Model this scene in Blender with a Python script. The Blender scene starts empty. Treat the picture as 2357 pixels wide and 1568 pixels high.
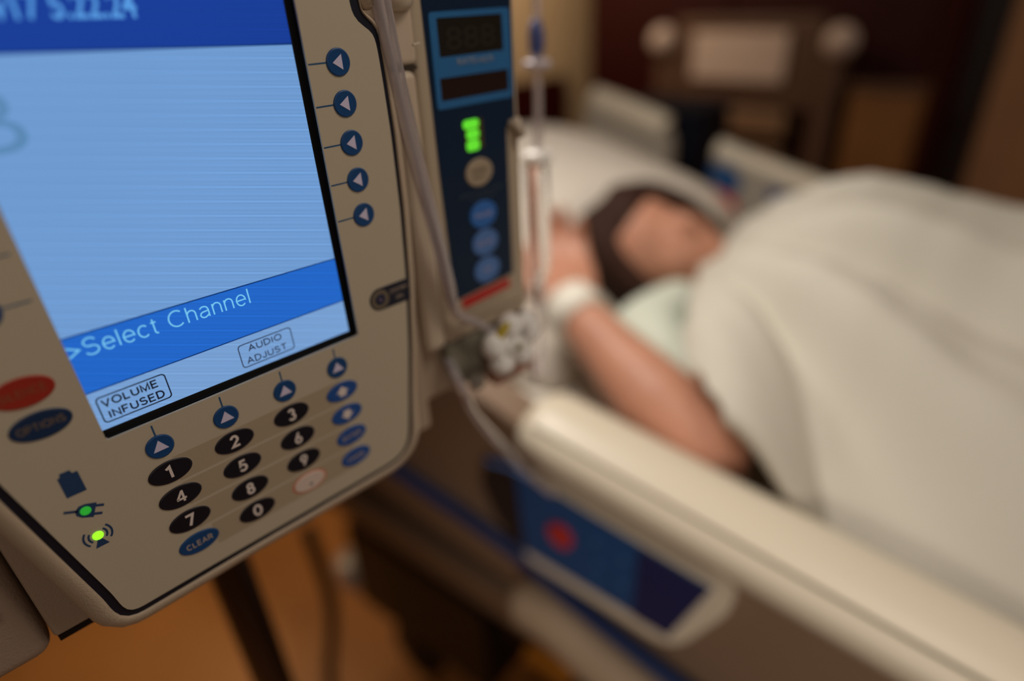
import bpy, bmesh, math, random
from mathutils import Vector, Matrix, noise
from mathutils.geometry import tessellate_polygon
random.seed(4)
scene = bpy.context.scene
COL = scene.collection
H0 = 1.2655                      # height of the pump's reference point above the floor

# ------------------------------------------------------------------ camera
cam_d = bpy.data.cameras.new('camera')
cam = bpy.data.objects.new('camera', cam_d); COL.objects.link(cam)
RX = Vector((0.71826148, -0.69416104, -0.04733824))
DN = Vector((-0.36725679, -0.32046173, -0.87317051))
FW = Vector((0.59095085, 0.64455003, -0.48511067))
CAM = Vector((-0.0238455, -0.20049148, 0.13447253 + H0))
m = Matrix((RX, -DN, -FW)).transposed().to_4x4(); m.translation = CAM
cam.matrix_world = m
cam_d.sensor_width = 36; cam_d.sensor_fit = 'HORIZONTAL'; cam_d.lens = 21.683
cam_d.clip_start = 0.01; cam_d.clip_end = 50
cam_d.dof.use_dof = True; cam_d.dof.focus_distance = 0.207; cam_d.dof.aperture_fstop = 2.2
cam_d.dof.aperture_blades = 0
scene.camera = cam
# ------------------------------------------------------------------ light
scene.view_settings.view_transform = 'Standard'; scene.view_settings.look = 'None'
scene.view_settings.gamma = 1; scene.view_settings.use_curve_mapping = False
scene.view_settings.exposure = 0
world = bpy.data.worlds.new('world'); scene.world = world; world.use_nodes = True
bg = world.node_tree.nodes['Background']
bg.inputs[0].default_value = (1.0, 0.80, 0.60, 1); bg.inputs[1].default_value = 0.045

def area(name, loc, target, size, power, col, sy=None):
    l = bpy.data.lights.new(name, 'AREA'); l.energy = power; l.color = col; l.size = size
    if sy: l.shape = 'RECTANGLE'; l.size_y = sy
    o = bpy.data.objects.new(name, l); COL.objects.link(o); o.location = loc
    o.rotation_euler = (Vector(target) - Vector(loc)).to_track_quat('-Z', 'Y').to_euler()
    return o
area('bed_lamp', (0.40, 0.42, 1.78), (0.52, 0.10, 1.0), 0.20, 5.1, (1.0, 0.94, 0.86))
area('room_lamp', (0.42, -0.46, 1.96), (0.1, 0.0, 1.35), 0.25, 2.1, (1.0, 0.90, 0.79))
area('side_fill', (-0.60, -1.55, 1.80), (0.30, 0.00, 0.9), 0.8, 2.9, (1.0, 0.89, 0.78))  # added fill behind the camera for the near rail, no fixture there
area('wall_fill', (1.55, 1.50, 2.0), (2.2, 2.0, 1.2), 0.25, 9.0, (1.0, 0.80, 0.58))  # added fill above the frame that brightens the head wall
area('corner_fill', (2.1, -0.7, 2.3), (2.9, 0.0, 1.0), 0.3, 3.3, (1.0, 0.84, 0.66))  # added warm fill that lifts the far wall on the right
sp = bpy.data.lights.new('rail_fill_spot', 'SPOT'); sp.energy = 34; sp.color = (1.0, 0.89, 0.78); sp.spot_size = math.radians(23); sp.spot_blend = 0.7; sp.shadow_soft_size = 0.12  # added narrow spot, brightens the near rail while sparing the pump
so = bpy.data.objects.new('rail_fill_spot', sp); COL.objects.link(so); so.location = (-0.85, -1.15, 1.45)
so.rotation_euler = (Vector((0.34, -0.06, 0.88)) - so.location).to_track_quat('-Z', 'Y').to_euler()
area('floor_fill', (0.18, 1.42, 1.15), (0.1, 1.1, 0), 0.25, 2.4, (1.0, 0.72, 0.42))  # added unseen fill that warms the floor, not a standing lamp

# ------------------------------------------------------------------ materials
def lin(c):
    return tuple(((x/255)/12.92 if x/255 <= 0.04045 else ((x/255+0.055)/1.055)**2.4) for x in c) + (1.0,)
MATS = {}
def mat(name, rgb, rough=0.5, metal=0.0, bump=0.0, bscale=800.0, var=0.0, vscale=8.0, coat=0.0, sss=0.0, spec=0.5):
    if name in MATS: return MATS[name]
    M = bpy.data.materials.new(name); M.use_nodes = True; nt = M.node_tree
    b = nt.nodes['Principled BSDF']
    b.inputs['Base Color'].default_value = lin(rgb); b.inputs['Roughness'].default_value = rough
    b.inputs['Metallic'].default_value = metal; b.inputs['Coat Weight'].default_value = coat
    b.inputs['Specular IOR Level'].default_value = spec
    if sss: b.inputs['Subsurface Weight'].default_value = sss; b.inputs['Subsurface Radius'].default_value = (0.01, 0.004, 0.002)
    tc = nt.nodes.new('ShaderNodeTexCoord')
    if var:
        n = nt.nodes.new('ShaderNodeTexNoise'); n.inputs['Scale'].default_value = vscale; n.inputs['Detail'].default_value = 4
        nt.links.new(tc.outputs['Object'], n.inputs['Vector'])
        r = nt.nodes.new('ShaderNodeMix'); r.data_type = 'RGBA'; r.blend_type = 'MULTIPLY'
        mr = nt.nodes.new('ShaderNodeMapRange'); mr.inputs['From Min'].default_value = 0.3; mr.inputs['From Max'].default_value = 0.7
        mr.inputs['To Min'].default_value = 1 - var; mr.inputs['To Max'].default_value = 1 + var
        nt.links.new(n.outputs['Fac'], mr.inputs['Value'])
        r.inputs[0].default_value = 1; r.inputs[6].default_value = lin(rgb)
        nt.links.new(mr.outputs['Result'], r.inputs[7]); nt.links.new(r.outputs[2], b.inputs['Base Color'])
    if bump:
        n2 = nt.nodes.new('ShaderNodeTexNoise'); n2.inputs['Scale'].default_value = bscale; n2.inputs['Detail'].default_value = 3
        nt.links.new(tc.outputs['Object'], n2.inputs['Vector'])
        bp = nt.nodes.new('ShaderNodeBump'); bp.inputs['Strength'].default_value = bump; bp.inputs['Distance'].default_value = 0.001
        nt.links.new(n2.outputs['Fac'], bp.inputs['Height']); nt.links.new(bp.outputs['Normal'], b.inputs['Normal'])
    MATS[name] = M; return M
def emit(name, rgb, strength=1.0, base=(6, 8, 12), rough=0.35):
    if name in MATS: return MATS[name]
    M = bpy.data.materials.new(name); M.use_nodes = True
    b = M.node_tree.nodes['Principled BSDF']
    b.inputs['Base Color'].default_value = lin(base); b.inputs['Roughness'].default_value = rough
    b.inputs['Specular IOR Level'].default_value = 0.25
    b.inputs['Emission Color'].default_value = lin(rgb); b.inputs['Emission Strength'].default_value = strength
    MATS[name] = M; return M
def clear(name, tint=(230, 222, 224), rough=0.04, ior=1.28, trans=0.66):
    M = bpy.data.materials.new(name); M.use_nodes = True
    b = M.node_tree.nodes['Principled BSDF']
    b.inputs['Base Color'].default_value = lin(tint); b.inputs['Roughness'].default_value = rough
    b.inputs['Transmission Weight'].default_value = trans; b.inputs['IOR'].default_value = ior
    b.inputs['Coat Weight'].default_value = 0.6; b.inputs['Coat Roughness'].default_value = 0.05
    return M

BEIGE = mat('beige_panel', (200, 187, 164), 0.42, bump=0.05, bscale=1500)
RIM = mat('beige_rim', (196, 176, 152), 0.38, bump=0.35, bscale=1500)
SHELL = mat('beige_shell', (176, 154, 132), 0.5, bump=0.3, bscale=1200)
NAVYG = mat('navy_gasket', (18, 20, 36), 0.45)
BLACK = mat('black_plastic', (10, 9, 9), 0.5)
KEYBLK = mat('key_black', (20, 20, 32), 0.4)
KEYBLU = mat('key_blue', (17, 72, 128), 0.4)
KEYNAVY = mat('key_navy', (18, 48, 86), 0.45)
KEYRED = mat('key_red', (168, 44, 28), 0.45)
INK = mat('ink_blue', (34, 84, 128), 0.5)
INKN = mat('ink_navy', (34, 66, 108), 0.5)
PRINT = mat('print_light', (236, 222, 214), 0.5)
PRINTLIL = mat('print_lilac', (222, 214, 240), 0.5)
PRINTDIM = mat('print_dim', (190, 170, 150), 0.5)
BAND = mat('keypad_band', (182, 165, 139), 0.45)

# ------------------------------------------------------------------ mesh helpers
def link(name, me, parent=None, material=None, smooth=False):
    o = bpy.data.objects.new(name, me); COL.objects.link(o)
    if parent is not None: o.parent = parent
    if material is not None:
        me.materials.clear(); me.materials.append(material)
    if smooth:
        for p in me.polygons: p.use_smooth = True
    return o
def from_bm(name, bm, material, parent=None, smooth=False, fix=True):
    if fix: bmesh.ops.recalc_face_normals(bm, faces=bm.faces)
    me = bpy.data.meshes.new(name); bm.to_mesh(me); bm.free()
    return link(name, me, parent, material, smooth)
def empty(name, loc=(0, 0, 0), rz=0.0, label=None, cat=None, group=None):
    o = bpy.data.objects.new(name, None); COL.objects.link(o); o.location = loc; o.rotation_euler = (0, 0, rz)
    o.empty_display_size = 0.02
    return tag(o, label, cat, group)
def tag(o, label=None, cat=None, group=None, kind=None):
    if label: o['label'] = label
    if cat: o['category'] = cat
    if group: o['group'] = group
    if kind: o['kind'] = kind
    return o
def bevel(o, w, seg=3, angle=40):
    b = o.modifiers.new('bevel', 'BEVEL'); b.width = w; b.segments = seg; b.limit_method = 'ANGLE'; b.angle_limit = math.radians(angle)
    for p in o.data.polygons: p.use_smooth = True
    w2 = o.modifiers.new('wn', 'WEIGHTED_NORMAL'); w2.keep_sharp = False
    return o
def box(bm, lo, hi, M=None):
    vs = [bm.verts.new((x, y, z)) for x in (lo[0], hi[0]) for y in (lo[1], hi[1]) for z in (lo[2], hi[2])]
    if M is not None:
        for v in vs: v.co = M @ v.co
    for f in ((0, 1, 3, 2), (4, 6, 7, 5), (0, 4, 5, 1), (2, 3, 7, 6), (0, 2, 6, 4), (1, 5, 7, 3)):
        bm.faces.new([vs[i] for i in f])
def box_obj(name, lo, hi, material, parent=None, bev=0.0, seg=3):
    bm = bmesh.new(); box(bm, lo, hi); o = from_bm(name, bm, material, parent)
    if bev: bevel(o, bev, seg)
    return o
def ring_loft(bm, rings, cap0=True, cap1=True, closed=True):
    V = [[bm.verts.new(p) for p in r] for r in rings]
    for a, b in zip(V[:-1], V[1:]):
        n = len(a)
        for i in range(n if closed else n - 1):
            j = (i + 1) % n
            bm.faces.new((a[i], a[j], b[j], b[i]))
    if cap0: bm.faces.new(V[0][::-1])
    if cap1: bm.faces.new(V[-1])
    return V
def catmull(pts, n=8):
    P = [Vector(p) for p in pts]; out = []
    for i in range(len(P) - 1):
        a = P[max(i-1, 0)]; b = P[i]; c = P[i+1]; d = P[min(i+2, len(P)-1)]
        for k in range(n):
            t = k / n
            out.append(0.5*((2*b) + (c-a)*t + (2*a-5*b+4*c-d)*t*t + (3*b-a-3*c+d)*t**3))
    out.append(P[-1]); return out
def tube(bm, pts, r, seg=12, smooth=8, cap=True):
    P = catmull(pts, smooth) if smooth else [Vector(p) for p in pts]
    R = r if callable(r) else (lambda t: r)
    T = (P[1]-P[0]).normalized(); N = T.orthogonal().normalized(); rings = []
    for i, p in enumerate(P):
        t2 = (P[min(i+1, len(P)-1)] - P[max(i-1, 0)]).normalized()
        N = (N - t2*N.dot(t2)).normalized(); B = t2.cross(N)
        rr = R(i/(len(P)-1))
        rings.append([p + (N*math.cos(a)+B*math.sin(a))*rr for a in [2*math.pi*k/seg for k in range(seg)]])
    ring_loft(bm, rings, cap, cap)
def tube_obj(name, pts, r, material, parent=None, seg=12, smooth=8):
    bm = bmesh.new(); tube(bm, pts, r, seg, smooth); return from_bm(name, bm, material, parent, True)
def lathe(bm, prof, axis='Z', origin=(0, 0, 0), seg=32, M=None):
    rings = []
    for r, h in prof:
        ring = []
        for k in range(seg):
            a = 2*math.pi*k/seg
            p = Vector((r*math.cos(a), r*math.sin(a), h))
            if axis == 'Y': p = Vector((p.x, p.z, p.y))
            elif axis == 'X': p = Vector((p.z, p.x, p.y))
            if M is not None: p = M @ p
            ring.append(p + Vector(origin))
        rings.append(ring)
    ring_loft(bm, rings)

# ------------------------------------------------------------------ pump-frame helpers (millimetres: u right, v down, w into the pump)
def U(u, v, w=0.0): return Vector((u, w, -v)) * 0.001
def plate(name, outer, w0, w1, material, parent=None, holes=(), bev=0.0):
    """flat plate in the u-v plane, front at w0, back at w1, with holes"""
    bm = bmesh.new(); loops = [list(outer)] + [list(h) for h in holes]
    flat = [p for l in loops for p in l]
    tris = tessellate_polygon([[Vector((p[0], p[1], 0)) for p in l] for l in loops])
    f = [bm.verts.new(U(p[0], p[1], w0)) for p in flat]; b = [bm.verts.new(U(p[0], p[1], w1)) for p in flat]
    for t in tris:
        try: bm.faces.new([f[i] for i in t]); bm.faces.new([b[i] for i in reversed(t)])
        except ValueError: pass
    k = 0
    for l in loops:
        n = len(l)
        for i in range(n):
            j = (i+1) % n; bm.faces.new((f[k+i], f[k+j], b[k+j], b[k+i]))
        k += n
    o = from_bm(name, bm, material, parent)
    if bev: bevel(o, bev*0.001, 2)
    return o
def ell(cu, cv, a, b, n=48): return [(cu + a*math.cos(2*math.pi*k/n), cv + b*math.sin(2*math.pi*k/n)) for k in range(n)]
def rrect(u0, v0, u1, v1, r, n=6):
    P = []
    for cu, cv, a0 in ((u1-r, v0+r, -90), (u1-r, v1-r, 0), (u0+r, v1-r, 90), (u0+r, v0+r, 180)):
        for k in range(n+1):
            a = math.radians(a0 + 90*k/n); P.append((cu + r*math.cos(a), cv + r*math.sin(a)))
    return P
def offset(poly, d):
    n = len(poly); A = sum(poly[i][0]*poly[(i+1) % n][1] - poly[(i+1) % n][0]*poly[i][1] for i in range(n))
    s = 1 if A > 0 else -1; out = []
    for i in range(n):
        p0 = Vector(poly[i-1]); p1 = Vector(poly[i]); p2 = Vector(poly[(i+1) % n])
        e1 = (p1-p0).normalized(); e2 = (p2-p1).normalized()
        n1 = Vector((e1.y, -e1.x))*s; n2 = Vector((e2.y, -e2.x))*s
        nn = (n1+n2); nn = nn.normalized() if nn.length > 1e-6 else n1
        k = 1/max(0.5, nn.dot(n1)); out.append((p1.x + nn.x*d*k, p1.y + nn.y*d*k))
    return out
def resample(poly, step):
    out = []; n = len(poly)
    for i in range(n):
        a = Vector(poly[i]); b = Vector(poly[(i+1) % n]); L = (b-a).length; k = max(1, int(L/step))
        for j in range(k): p = a.lerp(b, j/k); out.append((p.x, p.y))
    return out
def smooth_poly(poly, it=2):
    for _ in range(it):
        n = len(poly)
        poly = [((poly[i-1][0]+2*poly[i][0]+poly[(i+1) % n][0])/4, (poly[i-1][1]+2*poly[i][1]+poly[(i+1) % n][1])/4) for i in range(n)]
    return poly
def rings_uv(name, levels, material, parent, cap_front=False, cap_back=False, smooth=True):
    bm = bmesh.new(); ring_loft(bm, [[U(p[0], p[1], w) for p in poly] for poly, w in levels], False, False)
    if cap_front or cap_back:
        for flag, (poly, w) in ((cap_front, levels[0]), (cap_back, levels[-1])):
            if flag:
                tris = tessellate_polygon([[Vector((p[0], p[1], 0)) for p in poly]])
                vs = [bm.verts.new(U(p[0], p[1], w)) for p in poly]
                for t in tris: bm.faces.new([vs[i] for i in t])
        bmesh.ops.remove_doubles(bm, verts=bm.verts, dist=1e-6)
    o = from_bm(name, bm, material, parent, smooth); return o
def dome_key(name, cu, cv, a, b, h, material, parent, label=None, w=0.0, n=44):
    """raised oval key with a rounded shoulder and a shallow moat line"""
    levels = [(ell(cu, cv, a, b, n), w + 0.3), (ell(cu, cv, a, b, n), w - h*0.55), (ell(cu, cv, a-0.25, b-0.25, n), w - h*0.9),
              (ell(cu, cv, a-0.6, b-0.6, n), w - h), (ell(cu, cv, a-0.95, b-0.95, n), w - h*0.82), (ell(cu, cv, a-1.2, b-1.2, n), w - h*0.82)]
    bm = bmesh.new(); ring_loft(bm, [[U(p[0], p[1], ww) for p in poly] for poly, ww in levels], True, True)
    o = from_bm(name, bm, material, parent, True)
    if label: o['label'] = label
    return o
def text(name, s, u0, u1, vbase, cap, w, material, parent, bold=0.0, depth=0.06, shear=0.0, vb1=None, spacing=1.0):
    """lettering fitted between u0 and u1 with its baseline at vbase and capital height cap"""
    cu = bpy.data.curves.new(name, 'FONT'); cu.body = s; cu.size = 1; cu.offset = bold; cu.shear = shear; cu.resolution_u = 4
    cu.space_character = spacing; cu.align_x = 'LEFT'
    o = bpy.data.objects.new(name, cu); COL.objects.link(o)
    dg = bpy.context.evaluated_depsgraph_get(); me = bpy.data.meshes.new_from_object(o.evaluated_get(dg))
    bpy.data.objects.remove(o); bpy.data.curves.remove(cu)
    xs = [v.co.x for v in me.vertices]; x0, x1 = min(xs), max(xs)
    CAPH = 0.729
    if u1 is None: sx = cap/CAPH
    else: sx = (u1-u0)/(x1-x0)
    for v in me.vertices:
        uu = u0 + (v.co.x - x0)*sx
        vb = vbase if vb1 is None else vbase + (vb1-vbase)*((v.co.x-x0)/(x1-x0))
        v.co = U(uu, vb - v.co.y*cap/CAPH, w)
    bm = bmesh.new(); bm.from_mesh(me); bpy.data.meshes.remove(me)
    r = bmesh.ops.extrude_face_region(bm, geom=list(bm.faces))
    for g in r['geom']:
        if isinstance(g, bmesh.types.BMVert): g.co.y += depth*0.001
    return from_bm(name, bm, material, parent)
def arc(cx, cy, rx, ry, a0, a1, n=16): return [(cx + rx*math.cos(math.radians(a0+(a1-a0)*k/n)), cy + ry*math.sin(math.radians(a0+(a1-a0)*k/n))) for k in range(n+1)]
GL = {  # sans letter skeletons on a unit capital height: (width, strokes)
 'A': (0.78, [[(0, 0), (0.39, 1), (0.78, 0)], [(0.14, 0.34), (0.64, 0.34)]]),
 'C': (0.78, [arc(0.43, 0.5, 0.41, 0.5, 48, 312, 24)]),
 'D': (0.72, [[(0.02, 0), (0.02, 1), (0.3, 1)] + arc(0.3, 0.5, 0.42, 0.5, 90, -90, 16) + [(0.02, 0)]]),
 'E': (0.6, [[(0.6, 1), (0.02, 1), (0.02, 0), (0.62, 0)], [(0.02, 0.52), (0.56, 0.52)]]),
 'F': (0.58, [[(0.58, 1), (0.02, 1), (0.02, 0)], [(0.02, 0.5), (0.5, 0.5)]]),
 'I': (0.1, [[(0.05, 0), (0.05, 1)]]),
 'J': (0.5, [[(0.46, 1), (0.46, 0.3)] + arc(0.24, 0.27, 0.22, 0.27, 0, -180, 12)]),
 'L': (0.54, [[(0.02, 1), (0.02, 0), (0.54, 0)]]),
 'M': (0.82, [[(0.02, 0), (0.02, 1), (0.41, 0.05), (0.80, 1), (0.80, 0)]]),
 'N': (0.7, [[(0.02, 0), (0.02, 1), (0.68, 0), (0.68, 1)]]),
 'O': (0.86, [arc(0.43, 0.5, 0.42, 0.5, 90, 450, 32)]),
 'P': (0.62, [[(0.02, 0), (0.02, 1), (0.34, 1)] + arc(0.36, 0.73, 0.26, 0.27, 90, -90, 12) + [(0.02, 0.46)]]),
 'R': (0.68, [[(0.02, 0), (0.02, 1), (0.36, 1)] + arc(0.38, 0.74, 0.26, 0.26, 90, -90, 12) + [(0.02, 0.48)], [(0.38, 0.48), (0.66, 0)]]),
 'S': (0.66, [arc(0.33, 0.755, 0.28, 0.245, 20, 270, 16)[0:] + arc(0.33, 0.265, 0.31, 0.265, 90, -160, 16)]),
 'T': (0.7, [[(0, 1), (0.7, 1)], [(0.35, 1), (0.35, 0)]]),
 'U': (0.7, [[(0.02, 1), (0.02, 0.34)] + arc(0.35, 0.33, 0.33, 0.33, 180, 360, 14) + [(0.68, 1)]]),
 'V': (0.74, [[(0, 1), (0.37, 0), (0.74, 1)]]),
 'Y': (0.74, [[(0, 1), (0.37, 0.45), (0.74, 1)], [(0.37, 0.45), (0.37, 0)]]),
 'a': (0.54, [arc(0.25, 0.5, 0.23, 0.22, 150, 20, 10) + [(0.49, 0.45), (0.49, 0.0)], [(0.49, 0.42), (0.3, 0.39)] + arc(0.22, 0.2, 0.2, 0.19, 90, 290, 12) + [(0.49, 0.16)]]),
 'c': (0.5, [arc(0.27, 0.36, 0.26, 0.36, 45, 315, 18)]),
 'e': (0.54, [[(0.03, 0.37), (0.53, 0.37)] + arc(0.28, 0.36, 0.26, 0.36, 0, 315, 22)]),
 'h': (0.5, [[(0.02, 0), (0.02, 1)], [(0.02, 0.48)] + arc(0.25, 0.48, 0.22, 0.24, 170, 0, 12) + [(0.47, 0)]]),
 'l': (0.06, [[(0.03, 0), (0.03, 1)]]),
 'n': (0.5, [[(0.02, 0), (0.02, 0.72)], [(0.02, 0.48)] + arc(0.25, 0.48, 0.22, 0.24, 170, 0, 12) + [(0.47, 0)]]),
 't': (0.28, [[(0.12, 0.93), (0.12, 0.14)] + arc(0.24, 0.14, 0.12, 0.13, 180, 280, 8), [(0, 0.72), (0.27, 0.72)]]),
 '>': (0.5, [[(0, 0.82), (0.5, 0.5), (0, 0.18)]]),
 '0': (0.6, [arc(0.3, 0.5, 0.28, 0.46, 90, 450, 28)]),
 '1': (0.36, [[(0.0, 0.76), (0.27, 0.92), (0.27, 0.0)]]),
 '2': (0.6, [arc(0.29, 0.68, 0.24, 0.27, 165, -25, 14) + [(0.06, 0.08), (0.6, 0.08)]]),
 '3': (0.56, [arc(0.26, 0.72, 0.2, 0.22, 160, -90, 14), arc(0.26, 0.28, 0.24, 0.24, 90, -160, 14)]),
 '4': (0.70, [[(0.0, 0.26), (0.70, 0.26)], [(0.50, 0.0), (0.50, 0.98)], [(0.50, 0.94), (0.05, 0.28)]]),
 '5': (0.56, [[(0.52, 0.92), (0.14, 0.92), (0.09, 0.52)] + arc(0.25, 0.31, 0.26, 0.26, 120, -150, 16)]),
 '6': (0.58, [[(0.40, 0.98), (0.1, 0.42)], arc(0.29, 0.29, 0.23, 0.25, 90, 450, 24)]),
 '7': (0.56, [[(0.0, 0.92), (0.54, 0.92), (0.16, 0.0)]]),
 '8': (0.56, [arc(0.28, 0.72, 0.19, 0.2, 90, 450, 20), arc(0.28, 0.28, 0.23, 0.24, 90, 450, 22)]),
 '9': (0.58, [[(0.18, 0.02), (0.48, 0.58)], arc(0.29, 0.69, 0.23, 0.25, 90, 450, 24)]),
}
def lettering(name, s, u0, u1, vbase, cap, w, material, parent, thick=0.12, gap=0.2, vb1=None, depth=0.06):
    """sans lettering drawn from the skeletons above, stretched between u0 and u1"""
    x = 0; items = []
    for c in s:
        if c == ' ': x += 0.42; continue
        wd, st = GL[c]; items.append((x, st)); x += wd + gap
    tot = x - gap; sx = (u1-u0)/tot; bm = bmesh.new(); vb1 = vbase if vb1 is None else vb1; h = thick*cap/2; layer = 0
    for x0, st in items:
        vb = vbase + (vb1-vbase)*x0/tot
        for pl in st:
            layer += 1; ww = w - 0.002*(layer % 2)
            P = [Vector((u0 + (x0+px)*sx, vb - py*cap)) for px, py in pl]
            Q = [P[0]]
            for p in P[1:]:
                if (p-Q[-1]).length > 1e-4: Q.append(p)
            P = Q; closed = (P[0]-P[-1]).length < 0.02*cap and len(P) > 4
            if closed: P = P[:-1]
            n = len(P); L = []; R = []
            for i in range(n):
                a = P[i-1] if (i > 0 or closed) else None; b = P[(i+1) % n] if (i < n-1 or closed) else None
                d1 = (P[i]-a).normalized() if a is not None else (b-P[i]).normalized(); d2 = (b-P[i]).normalized() if b is not None else d1
                n1 = Vector((-d1.y, d1.x)); n2 = Vector((-d2.y, d2.x)); m_ = n1+n2
                m_ = m_.normalized() if m_.length > 1e-3 else n1; k = min(2.2, 1/max(0.2, m_.dot(n1)))
                L.append(P[i] + m_*h*k); R.append(P[i] - m_*h*k)
            fr = [(bm.verts.new(U(l.x, l.y, ww)), bm.verts.new(U(r.x, r.y, ww))) for l, r in zip(L, R)]
            bk = [(bm.verts.new(U(l.x, l.y, ww+depth)), bm.verts.new(U(r.x, r.y, ww+depth))) for l, r in zip(L, R)]
            for i in range(n if closed else n-1):
                j = (i+1) % n
                bm.faces.new((fr[i][0], fr[i][1], fr[j][1], fr[j][0])); bm.faces.new((fr[i][0], fr[j][0], bk[j][0], bk[i][0])); bm.faces.new((fr[i][1], bk[i][1], bk[j][1], fr[j][1]))
    return from_bm(name, bm, material, parent, False, False)
def ctext(name, s, c, width, vbase, cap, w, material, parent, **k):
    return text(name, s, c-width/2, c+width/2, vbase, cap, w, material, parent, **k)

# ================================================================== INFUSION PUMP CONTROL UNIT
pump = empty('infusion_pump', (0, 0, H0), 0, 'large beige infusion pump with lit blue screen and oval number keys, in the foreground', 'infusion pump')
F = [(96.6, -170), (96.6, -140), (96.7, -135), (97.2, -132), (98.4, -130), (100.6, -128.4), (102.8, -127.6), (104.0, -126), (104.6, -123), (104.9, -118),
     (105.2, -109), (105.5, -92.8), (104.9, -65), (103.1, -36.7), (99.6, -5.6), (95.4, 22), (94.0, 31), (93.1, 36.5), (91.6, 41), (89, 44.4), (85.2, 46.2), (80, 46.8),
     (38.9, 46.6), (3.3, 46.4), (-24.5, 46.6), (-26.6, 46.2), (-27.8, 44.8), (-28.4, 42), (-29.2, 35), (-34.1, 9.2), (-39.8, -20.9), (-44, -48), (-46.6, -75), (-47.4, -100), (-47, -125), (-45, -150), (-42, -165), (-39, -170)]
F = smooth_poly(resample(F, 1.5), 2)
def voffset(poly, fn):
    full = offset(poly, 1.0); return [(p[0] + (q[0]-p[0])*fn(p), p[1] + (q[1]-p[1])*fn(p)) for p, q in zip(poly, full)]
def lowleft(p):
    a = min(1, max(0, (60-p[0])/60)); b = min(1, max(0, (p[1]-20)/22)); return max(a, b*0.8)
def notchy(p): return max(0, 1-((p[0]-99)**2 + (p[1]+135)**2)**0.5/14)
G = voffset(F, lambda p: 1.9 + 0.9*lowleft(p) + 2.2*notchy(p))
opening = rrect(-12.5, -160, 77.8, -20.5, 0.6, 3)
plate('front_panel', F, 0.0, 1.6, BEIGE, pump, [opening])
rings_uv('gasket', [(F, 0.7), (G, 0.7), (G, 2.5)], NAVYG, pump, smooth=False)
O1, O2, O3, O4, O5, O6 = (voffset(G, lambda p, d=d: d*(1 + 0.42*lowleft(p))*(1 - 0.92*notchy(p))) for d in (0.0, 0.5, 1.7, 3.6, 4.8, 5.2))
rings_uv('front_bezel', [(O1, 2.0), (O1, 0.3), (O2, -0.1), (O3, 0.2), (O4, 1.8), (O5, 4.4), (O6, 8.0), (voffset(G, lambda p: 4.8*(1 + 0.4*lowleft(p))*(1-0.92*notchy(p))), 13), (voffset(G, lambda p: 1.0), 15.5), (offset(G, -12), 16)], RIM, pump)
# rear chassis with ribbed vent along its lower front edge
ch = box_obj('rear_chassis', U(-49.3, 53.0, 15), U(115.8, -172, 150), SHELL, pump, 0.0015)
bm = bmesh.new()
for k in range(5):
    box(bm, U(-48.2, 53.6 + k*0.75, 15.6 + k*0.3), U(-14, 53.15 + k*0.75, 40))
box(bm, U(-48.6, 57.0, 17.2), U(-14, 52.6, 60))
from_bm('vent_ribs', bm, BLACK, pump)['label'] = 'black ribbed vent under the chassis'
# screen, recessed 3 mm
plate('screen_surround', rrect(-16, -164, 81, -17, 1), 3.05, 6, BLACK, pump)
bm = bmesh.new()
for (a, b_) in (((-12.5, -20.5), (77.8, -20.5)), ((77.8, -20.5), (77.8, -160)), ((77.8, -160), (-12.5, -160)), ((-12.5, -160), (-12.5, -20.5))):
    q = [bm.verts.new(U(a[0], a[1], 0.9)), bm.verts.new(U(b_[0], b_[1], 0.9)), bm.verts.new(U(b_[0], b_[1], 3.1)), bm.verts.new(U(a[0], a[1], 3.1))]; bm.faces.new(q)
bmesh.ops.remove_doubles(bm, verts=bm.verts, dist=1e-6)
from_bm('screen_well', bm, BLACK, pump)

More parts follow.
